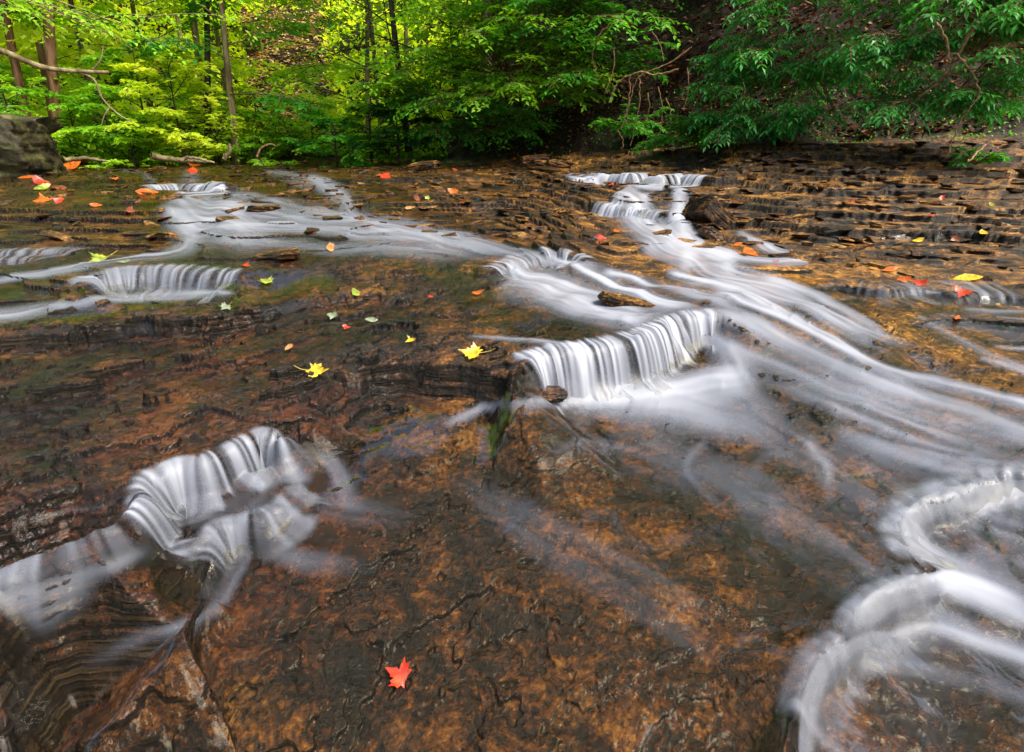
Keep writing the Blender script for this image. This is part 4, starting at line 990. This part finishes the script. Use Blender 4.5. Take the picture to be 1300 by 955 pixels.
# farther wood
for i, (px, r, h, lf, sd, lab) in enumerate([
    (-160, 13, 8, 'lime', 41, 'broad green tree beyond the left edge of the picture'), (130, 16, 9, 'yellow', 42, 'yellow green tree behind the leaning tree'),
    (200, 18, 10, 'lime', 43, 'green tree of the far wood above the yellow bush'), (296, 17.5, 9, 'yellow', 44, 'bright tree of the far wood right of the leaning sapling'),
    (-20, 17, 10, 'yellow', 45, 'bright tree of the far wood behind the boulder'), (485, 15, 9, 'lime', 46, 'light green tree above the right part of the tan clearing'),
    (90, 23, 12, 'yellow', 47, 'tall distant yellow tree between the left trunks'), (250, 24, 12, 'yellow', 48, 'tall distant yellow tree behind the saplings'),
    (360, 30, 13, 'yellow', 49, 'tall distant yellow tree on the slope above the tan clearing'), (-300, 18, 11, 'lime', 50, 'distant green tree far out on the left'),
    (520, 20, 12, 'lime', 51, 'distant green tree behind the layered tree'), (330, 32, 14, 'yellow', 52, 'most distant yellow tree of the far wood'), (160, 32, 14, 'yellow', 53, 'most distant pale tree behind the left trunks'),
    (20, 30, 14, 'yellow', 54, 'distant pale tree at the upper left')]):
    tree(px, r, h, .03+.003*h, lab, lf, (RNG.normal(0, .03), 0), .06, 22, 2.6+.05*h, .12+.004*r, 15, 11, BARK, sd, FAR, n6=False, width=.66, tint=.6, spread=1.2)
# layered tree and bank trees in the middle
BK = 'trees on the steep right bank'
tree(520, 10.4, 6.5, .055, 'layered green tree with drooping tiers at the bend of the bank', 'lime', (-.06, -.02), .06, 28, 2.5, .07, 15, 10, BARK_DARK, 61, BK, bias=(-.8, -.6, .45), up=.3, tint=.45)
tree(468, 12.2, 6.0, .05, 'young tree with light green tiers right of the tan clearing', 'lime', (.05, 0), .22, 20, 1.7, .07, 13, 9, BARK, 62, BK, tint=.5)
tree(618, 11.6, 7.5, .10, 'pale straight tree high on the bank in mid picture', 'mid', (0, 0), .25, 18, 2.2, .075, 13, 9, BARK, 63, BK, tint=.35)
tree(585, 10.4, 6, .07, 'shaded tree right of the layered tree', 'mid', (-.05, -.03), .05, 24, 2.3, .07, 14, 9, BARK_DARK, 64, BK, bias=(-.5, -.8, .4), tint=.4)
tree(690, 10.0, 6, .08, 'dark leaved tree above the hanging bright sprays', 'mid', (-.06, -.05), .05, 24, 2.2, .07, 14, 9, BARK_DARK, 65, BK, bias=(-.5, -.8, .45), tint=.25)
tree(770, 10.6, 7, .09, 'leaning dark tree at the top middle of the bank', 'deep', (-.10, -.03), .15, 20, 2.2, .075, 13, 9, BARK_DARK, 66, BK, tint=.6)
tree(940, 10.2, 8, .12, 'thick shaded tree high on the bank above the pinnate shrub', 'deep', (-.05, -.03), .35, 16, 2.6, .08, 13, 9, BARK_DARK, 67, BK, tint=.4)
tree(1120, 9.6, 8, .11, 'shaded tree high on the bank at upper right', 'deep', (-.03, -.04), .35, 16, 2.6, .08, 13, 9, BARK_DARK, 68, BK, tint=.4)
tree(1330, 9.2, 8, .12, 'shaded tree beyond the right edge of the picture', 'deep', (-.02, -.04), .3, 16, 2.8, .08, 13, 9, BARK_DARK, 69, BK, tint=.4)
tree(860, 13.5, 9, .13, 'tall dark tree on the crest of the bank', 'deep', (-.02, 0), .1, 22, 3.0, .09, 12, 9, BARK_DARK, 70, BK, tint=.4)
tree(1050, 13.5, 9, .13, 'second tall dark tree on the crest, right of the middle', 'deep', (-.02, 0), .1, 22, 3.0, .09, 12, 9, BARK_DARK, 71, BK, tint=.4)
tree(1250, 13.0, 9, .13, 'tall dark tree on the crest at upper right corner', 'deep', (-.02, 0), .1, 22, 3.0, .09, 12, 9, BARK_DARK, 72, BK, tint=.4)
tree(680, 14.5, 9, .12, 'tall green tree on the crest behind the pale straight tree', 'mid', (-.02, 0), .05, 24, 3.0, .09, 12, 9, BARK_DARK, 73, BK, tint=.3)
# canopy trees added above the frame to shade the bank and dim sky reflections
for i, (px, r, h, lx, ly, c0, lab) in enumerate([
    (820, 12.5, 17, -.08, -.16, .34, 'added tall canopy tree shading the bank above the vines'), (1080, 11.5, 17, -.14, -.16, .34, 'added tall canopy tree shading the bank above the pinnate shrubs'),
    ]):
    tree(px, r, h, .13, lab, 'mid', (lx, ly), c0, 26, 5.2, .30, 15, 12, BARK_DARK, 201+i, 'added canopy trees that shade the right bank', n6=False, width=.7, tint=.5, spread=1.3, up=.5)
# hanging sprays and shrubs of the right bank
SH = 'shrubs hanging from the right bank'
def shrub(px, r, dz, stems, label, leaf, seed, size, L=(1.0, 1.6), nl=8, twigs=9, compound=False, width=.5, tint=.5, spread=.9, droop=.8, h0=.0, az=None, bark=None, fan=1.2):
    stems = int(stems*(1.5 if not compound else 1.15)); size *= 1.32 if not compound else 1.16; twigs += 3 if not compound else 1; droop = droop if not compound else .45
    b = at(px, r, dz); pl = Plant(seed); rg = pl.r; toward = -np.array([b[0], b[1], 0])/np.hypot(b[0], b[1]); sidev = np.array([toward[1], -toward[0], 0])
    if az is not None: toward = toward*math.cos(az)+sidev*math.sin(az); sidev = np.array([toward[1], -toward[0], 0])
    for k in range(stems):
        t = (k+.5)/stems*2-1; d = toward*rg.uniform(.5, 1.0)+sidev*(t*fan+rg.normal(0, .12)); d[2] = rg.uniform(.15, .95)
        l = rg.uniform(*L); lp = pl.limb(b+np.array([0, 0, h0*rg.random()]), d, l, .011, droop, 10, .15)
        cl = tint+rg.normal(0, .13)
        for j in range(twigs):
            v = .25+.75*(j+.5*rg.random())/twigs; q = v*10; m = min(int(q), 9); pt = lp[m]+(lp[m+1]-lp[m])*(q-m)
            ld_ = lp[m+1]-lp[m]; ld_ /= np.linalg.norm(ld_); sd = np.cross(ld_, [0, 0, 1.]); sd /= np.linalg.norm(sd)
            td = ld_*rg.uniform(.4, 1)+sd*(1 if j % 2 else -1)*rg.uniform(.4, 1)*spread; td[2] += rg.uniform(-.2, .3)
            TL = l*.30*(1.2-v*.6)
            pl.w.append((np.array([pt, pt+td/np.linalg.norm(td)*TL*.6]), np.array([.004, .002])))
            pl.spray(pt, td, TL, nl, size, cl+rg.normal(0, .08), .25, compound)
        pl.spray(lp[-2], lp[-1]-lp[-2], l*.2, nl, size, cl+.1, .3, compound)
    e = empty('shrub', [float(c) for c in b], label, 'shrub', SH)
    v, f = tube_arrays([(a-b, r_) for a, r_ in pl.w[:1]], 5); vs = [v]; fs = [f]; k = len(v)
    by = {}
    for a, r_ in pl.w[1:]: by.setdefault(len(a), []).append((a-b, r_))
    for g_ in by.values():
        v, f = tube_arrays(g_, 5); vs.append(v); fs.append(f+k); k += len(v)
    mesh_obj('stem', np.concatenate(vs), np.concatenate(fs), bark or TWIG, e)
    pl.crown('foliage', LM[leaf], e, width, True, b)
    return e
shrub(640, 9.6, .9, 16, 'bright green sprays hanging low over the rim in mid picture', 'lime', 81, .075, (1.2, 2.1), 9, 12, tint=.30, az=R(10), fan=1.1)
shrub(700, 9.1, 1.5, 14, 'higher bright sprays hanging over the three stones', 'mid', 82, .075, (1.1, 1.9), 9, 11, tint=.65, az=R(12), fan=1.1)
shrub(555, 9.9, .7, 12, 'drooping green sprays left of the low hanging bright ones', 'lime', 83, .07, (1.0, 1.7), 9, 11, tint=.35, fan=1.1)
for i_, (px_, r_, dz_, st_, lf_, lb_) in enumerate([(575, 10.1, .25, 10, 'mid', 'dense green shrub low on the bank under the drooping sprays'), (625, 9.7, .15, 9, 'mid', 'shaded green shrub just above the rim behind the long brown stone'),
    (690, 9.3, .5, 10, 'lime', 'bright green shrub just above the three stones'), (735, 9.4, 1.2, 12, 'mid', 'mid green shrub high on the bank left of the vines'), (610, 10.4, 1.9, 12, 'lime', 'light green sprays high on the bank right of the layered tree'),
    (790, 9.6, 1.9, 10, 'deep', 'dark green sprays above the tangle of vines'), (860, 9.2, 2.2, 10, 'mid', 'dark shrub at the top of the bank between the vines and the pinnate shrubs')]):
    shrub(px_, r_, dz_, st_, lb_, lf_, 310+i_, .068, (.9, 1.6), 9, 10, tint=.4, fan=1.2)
shrub(960, 7.35, .12, 9, 'low pinnate sprays reaching down to the shelf, left', 'blue', 321, .055, (.5, .85), 6, 5, True, .40, .6, fan=1.2)
shrub(1190, 6.8, .30, 10, 'low pinnate sprays reaching down to the shelf, right', 'blue', 322, .055, (.5, .95), 6, 5, True, .40, .6, fan=1.2)
shrub(745, 9.0, .55, 9, 'small leafy sprays reaching right over the bank foot', 'mid', 84, .07, (.8, 1.2), 8, 9, tint=.5, az=R(-25))
shrub(800, 8.55, .05, 9, 'small low green shrub at the foot of the bank under the vines', 'mid', 85, .055, (.35, .6), 8, 8, tint=.5)
shrub(868, 7.75, .05, 10, 'low leafy shrub left below the pinnate shrub', 'mid', 86, .05, (.35, .65), 8, 8, tint=.55)
shrub(975, 7.6, .35, 15, 'dark green shrub with pinnate leaves, left one of the two on the bank', 'blue', 87, .060, (.6, 1.25), 6, 5, True, .40, .55, fan=1.3)
shrub(1010, 7.5, 1.15, 9, 'upper pinnate sprays above the left pinnate shrub', 'blue', 88, .058, (.6, 1.1), 6, 5, True, .40, .4, fan=1.3)
shrub(1205, 7.0, .75, 20, 'dark green shrub with pinnate leaves, right one of the two on the bank', 'blue', 89, .060, (.7, 1.35), 6, 5, True, .40, .55, fan=1.3)
shrub(1170, 7.4, 1.5, 12, 'upper dark pinnate shrub near the top right', 'blue', 90, .060, (.6, 1.2), 6, 5, True, .40, .45, fan=1.4)
shrub(930, 7.4, .1, 9, 'low fringe of small leaves below the left pinnate shrub', 'mid', 91, .045, (.3, .5), 8, 8, tint=.4)
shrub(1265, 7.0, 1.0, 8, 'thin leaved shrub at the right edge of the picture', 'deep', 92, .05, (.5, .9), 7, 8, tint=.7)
shrub(1245, 6.3, .03, 5, 'tiny green seedling on the shelf at right', 'mid', 93, .04, (.15, .3), 5, 4, tint=.5)
shrub(900, 8.6, 1.5, 7, 'sparse dark green shrub up the bank right of the vines', 'deep', 94, .06, (.6, 1.0), 7, 8, tint=.5)
shrub(1010, 9.3, 2.2, 9, 'dark sprays hanging in at the top of the bank', 'mid', 95, .07, (.8, 1.3), 8, 9, tint=.3)

# bare vines and fallen branches of the right bank
VN = 'bare vines on the right bank'
def vine(pxs, r, rad, label, cat='vine', name='vine', mat=None, group=VN, wob=.03, seed=0):
    C = []
    for i, (px, py, *k) in enumerate(pxs):
        rr = k[0] if k else r; d = ray(px, py); C.append(d*(rr/math.hypot(d[0], d[1])))
    C = np.array(C); n = len(C); S = []; rg = np.random.default_rng(seed+int(pxs[0][0]))
    for q in np.linspace(0, n-1, (n-1)*8+1):
        i = min(int(q), n-2); f = q-i; p0, p1, p2, p3 = C[max(i-1, 0)], C[i], C[i+1], C[min(i+2, n-1)]
        S.append(.5*((2*p1)+(-p0+p2)*f+(2*p0-5*p1+4*p2-p3)*f*f+(-p0+3*p1-3*p2+p3)*f**3))
    S = np.array(S)+rg.normal(0, wob*.15, (len(S), 3))
    o = tube_obj(name, [(S, np.linspace(rad, rad*.45, len(S)))], mat or TWIG, sides=7, origin=S[0]); return tag(o, label, cat, group)
vine([(1055, 8), (1040, 40), (1020, 75), (1000, 110)], 6.9, .014, 'thin bare vine falling from the top between the pinnate shrubs')
vine([(1242, 25), (1215, 70), (1190, 105), (1165, 125)], 6.1, .016, 'long bare vine slanting down left of the right pinnate shrub')
vine([(1300, 50), (1260, 70), (1215, 90), (1180, 108)], 6.2, .018, 'pale bare branch entering from the right edge', 'branch', 'branch')
vine([(1188, 30), (1202, 55), (1205, 80), (1212, 68), (1238, 100), (1242, 122), (1226, 145), (1210, 175), (1204, 195)], 6.0, .011, 'looping bare vine hanging to the shelf at right')
vine([(1210, 20), (1185, 35), (1160, 60), (1150, 75)], 6.4, .014, 'short bare vine in the right pinnate shrub')
vine([(862, 88), (835, 95), (810, 92), (785, 105), (773, 130)], 7.7, .014, 'arching bare vine curving down to the left in the dark bank')
vine([(878, 60), (850, 80), (815, 95), (805, 110), (795, 150)], 7.9, .012, 'second arching bare vine in the dark bank')
vine([(776, 30), (760, 45), (752, 70), (757, 95)], 8.2, .012, 'bare twig loop left of the arching vines')
for i, (x0, y0, x1, y1) in enumerate([(800, 95, 788, 165), (812, 100, 800, 185), (836, 110, 838, 170), (822, 118, 818, 160), (846, 125, 850, 165), (780, 60, 768, 120), (872, 85, 868, 140), (790, 190, 784, 165), (828, 40, 842, 78)]):
    vine([(x0, y0), ((x0+x1)/2+4, (y0+y1)/2), (x1, y1)], 7.9, .009, 'thin hanging root or vine against the dark bank, one of a tangle')
vine([(1065, 150), (1045, 100), (1068, 60)], 7.0, .016, 'bare brown stem rising between the two pinnate shrubs')
vine([(925, 85), (945, 110), (940, 150)], 7.6, .012, 'bare stem behind the left pinnate shrub')
vine([(1256, 180, 5.9), (1240, 195, 5.8), (1228, 206, 5.6)], 5.8, .012, 'short stick leaning on the shelf at right', 'stick', 'stick', group=None)
# driftwood at the far waterline
DW = 'driftwood at the far waterline'
vine([(192, 198), (215, 202), (245, 204), (262, 206)], 10.2, .05, 'pale driftwood log at the foot of the yellow green bush', 'driftwood', 'driftwood', BARK, DW)
vine([(228, 205), (240, 200), (258, 203), (272, 207)], 10.0, .03, 'thin arched driftwood stick right of the log', 'driftwood', 'driftwood', BARK, DW)
vine([(326, 200), (332, 188), (345, 183), (350, 186)], 10.0, .018, 'curled bare twig standing at the waterline left of the grassy bush', 'driftwood', 'driftwood', TWIG, DW)
vine([(75, 204), (110, 201), (135, 205)], 9.9, .035, 'grey driftwood stick at the waterline right of the boulder', 'driftwood', 'driftwood', BARK, DW)
vine([(284, 203), (292, 190), (290, 183)], 10.3, .04, 'short grey stump at the waterline under the forked sapling', 'stump', 'stump', BARK, DW)

# tree at the left whose bare limb reaches into the picture
def overhang():
    b = at(-210, 6.6); pl = Plant(101); rg = pl.r
    tr = np.array([[b[0]+.1*i*.4, b[1], b[2]-.2+.8*i] for i in range(9)]); ra = np.linspace(.17, .08, 9)
    def along(pp, r):
        C = []
        for px, py in pp: d = ray(px, py); C.append(d*(r/math.hypot(d[0], d[1])))
        C = np.array(C); S = []; n = len(C)
        for q in np.linspace(0, n-1, (n-1)*6+1):
            i = min(int(q), n-2); f = q-i; p0, p1, p2, p3 = C[max(i-1, 0)], C[i], C[i+1], C[min(i+2, n-1)]
            S.append(.5*((2*p1)+(-p0+p2)*f+(2*p0-5*p1+4*p2-p3)*f*f+(-p0+3*p1-3*p2+p3)*f**3))
        return np.array(S)
    m1 = along([(-215, 0), (-80, 40), (0, 64), (50, 84), (90, 90), (138, 92)], 6.4)
    t1 = along([(90, 90), (118, 100), (130, 125), (150, 145), (168, 155)], 6.4); t2 = along([(140, 135), (132, 148), (129, 160)], 6.4); t3 = along([(118, 88), (128, 75), (131, 58)], 6.4)
    e = empty('tree', [float(c) for c in b], 'tree beyond the left edge whose bare dark limb reaches over the pool', 'tree')
    v, f = tube_arrays([(tr-b, ra)], 10); mesh_obj('trunk', v, f, BARK, e)
    vs = []; fs = []; k = 0
    for a, r0, r1 in ((m1, .032, .014), (t1, .011, .005), (t2, .006, .003), (t3, .008, .004)):
        v, f = tube_arrays([(a-b, np.linspace(r0, r1, len(a)))], 7); vs.append(v); fs.append(f+k); k += len(v)
    mesh_obj('branch', np.concatenate(vs), np.concatenate(fs), BARK, e)
    pl.w = []
    for k in range(26):
        d0 = along([(rg.uniform(-60, 190), rg.uniform(-90, 45))], 1)[0] if False else None
        px, py = rg.uniform(-120, 215), rg.uniform(-140, 30); d = ray(px, py); c = d*(rg.uniform(6.2, 8.4)/math.hypot(d[0], d[1]))
        dd = np.array([rg.uniform(.4, 1), rg.uniform(-.3, .3), rg.uniform(-.3, .1)]); lp = pl.limb(c-dd*.5, dd, 1.1, .008, .4, 6)
        for j in range(9):
            q = lp[min(5, int(j*.7))]; sd = np.array([rg.uniform(-.2, 1), rg.normal(0, .8), rg.uniform(-.3, .1)])
            pl.spray(q, sd, .38, 9, .06, .5+rg.normal(0, .15), .2)
    v, f = tube_arrays([(a-b, r_) for a, r_ in pl.w], 4); mesh_obj('twigs', v, f, BARK, e)
    pl.crown('crown', LM['lime'], e, .5, True, b)
overhang()

# loose shale chips caught on the far beds
def chips(n, seed):
    rg = np.random.default_rng(seed); a = rg.uniform(R(-42), R(48), n); rbk = np.interp(a, bank_az, bank_r); u = rg.random(n)**.8; r = 3.3+(rbk-3.3)*u
    x, y = np.sin(a)*r, np.cos(a)*r; z = Hxy(x, y); base = np.array([[-1, -1, -1], [1, -1, -1], [1, 1, -1], [-1, 1, -1], [-1, -1, 1], [1, -1, 1], [1, 1, 1], [-1, 1, 1]], float)
    V = base[None]*(1+rg.normal(0, .22, (n, 8, 3))); sc = np.stack([rg.uniform(.02, .075, n), rg.uniform(.015, .05, n), rg.uniform(.004, .013, n)], 1); V = V*sc[:, None]
    an = rg.uniform(0, 3.14, n); c, s_ = np.cos(an)[:, None], np.sin(an)[:, None]; X = V[..., 0]*c-V[..., 1]*s_; Y = V[..., 0]*s_+V[..., 1]*c
    Zz = V[..., 2]+X*rg.normal(0, .12, n)[:, None]
    V = np.stack([X+x[:, None], Y+y[:, None], Zz+z[:, None]+sc[:, 2:3]*.7], -1).reshape(-1, 3)
    q = np.array([[0, 3, 2, 1], [4, 5, 6, 7], [0, 1, 5, 4], [1, 2, 6, 5], [2, 3, 7, 6], [3, 0, 4, 7]]); Fc = (np.arange(n)*8)[:, None, None]+q[None]
    o = mesh_obj('shale_chips', V, Fc.reshape(-1, 4), M_wet, attrs={'tone': np.repeat(rg.uniform(.4, 1, n), 8), 'soil': np.zeros(n*8)}, smooth=False)
    tag(o, 'loose shale chips caught on the ledges and along the waterline', 'shale chips', kind='stuff')
chips(900, 77)
# leaf litter and ground cover
def scatter(name, label_kind, n, sampler, size, mat, seed, flat=True, width=.6):
    rg = np.random.default_rng(seed); x, y = sampler(rg, n); z = Hxy(x, y)
    d = rg.normal(0, 1, (n, 3)); d[:, 2] = rg.normal(.05 if flat else .9, .25, n); nn = np.array([0, 0, 1.])+rg.normal(0, .45, (n, 3))
    V, Fc, k = leaf_arrays(np.stack([x, y, z+.006], 1), d, nn, size*rg.uniform(.6, 1.2, n), width, True)
    o = mesh_obj(name, V, Fc, mat, attrs={'tint': np.repeat(rg.random(n), k)}, smooth=False); tag(o, label_kind[0], label_kind[1], kind='stuff')
def band(a0, a1, p0, p1):
    def f(rg, n):
        a = rg.uniform(R(a0), R(a1), n); r = np.interp(a, bank_az, bank_r)+rg.uniform(p0, p1, n); return np.sin(a)*r, np.cos(a)*r
    return f
def far_floor(rg, n):
    a = np.where(rg.random(n) < .72, rg.uniform(R(-55), R(-22.3), n), rg.uniform(R(-16), R(-2), n)); r = np.interp(a, bank_az, bank_r)+rg.uniform(4, 26, n)
    return np.sin(a)*r, np.cos(a)*r
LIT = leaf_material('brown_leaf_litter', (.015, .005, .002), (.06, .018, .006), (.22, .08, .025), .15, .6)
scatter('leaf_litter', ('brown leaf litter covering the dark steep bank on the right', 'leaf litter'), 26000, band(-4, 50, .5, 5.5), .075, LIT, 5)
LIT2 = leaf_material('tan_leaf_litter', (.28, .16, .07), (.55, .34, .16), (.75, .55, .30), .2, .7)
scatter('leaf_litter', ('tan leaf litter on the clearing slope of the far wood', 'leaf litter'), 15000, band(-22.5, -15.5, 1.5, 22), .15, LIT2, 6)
scatter('ground_cover', ('low green ground cover along the far left bank', 'ground cover'), 30000, band(-48, -6, .35, 4.5), .07, LM['lime'], 7, False)
scatter('ground_cover', ('green undergrowth over the slope of the far wood', 'undergrowth'), 45000, lambda rg, n: [np.where(rg.random(n) < 2, v, v) for v in far_floor(rg, n)], .26, LM['yellow'], 9, False, .6)
scatter('ground_cover', ('small green plants and moss at the foot of the right bank', 'ground cover'), 2500, band(-4, 45, .25, 1.2), .035, LM['mid'], 8, False)

# ------------------------------------------------------------------ light
SUN_AZ, SUN_EL = R(118), R(54)        # high on the right, behind the camera; veiled by cloud
w = bpy.data.worlds.new('World'); SC.world = w; w.use_nodes = True; nt = w.node_tree; nt.nodes.clear()
sky = nt.nodes.new('ShaderNodeTexSky'); sky.sky_type = 'NISHITA'; sky.sun_disc = False; sky.sun_elevation = SUN_EL; sky.sun_rotation = SUN_AZ
sky.air_density = 1.4; sky.dust_density = 4.0
bg = nt.nodes.new('ShaderNodeBackground'); bg.inputs[1].default_value = .06
wo = nt.nodes.new('ShaderNodeOutputWorld'); nt.links.new(sky.outputs[0], bg.inputs[0]); nt.links.new(bg.outputs[0], wo.inputs[0])
sl = bpy.data.lights.new('sun', 'SUN'); sl.energy = 2.4; sl.angle = R(30); sl.color = (1, .93, .80)
so = bpy.data.objects.new('sun', sl); COL.objects.link(so)
dv = Vector((math.sin(SUN_AZ)*math.cos(SUN_EL), math.cos(SUN_AZ)*math.cos(SUN_EL), math.sin(SUN_EL)))
so.rotation_euler = dv.to_track_quat('Z', 'Y').to_euler()
vs = SC.view_settings; vs.view_transform = 'Standard'; vs.look = 'None'; vs.exposure = 2.12; vs.gamma = 1
SC.cycles.max_bounces = 8; SC.cycles.transparent_max_bounces = 24; SC.cycles.use_denoising = True
SC.cycles.diffuse_bounces = 4; SC.cycles.glossy_bounces = 3; SC.cycles.transmission_bounces = 4
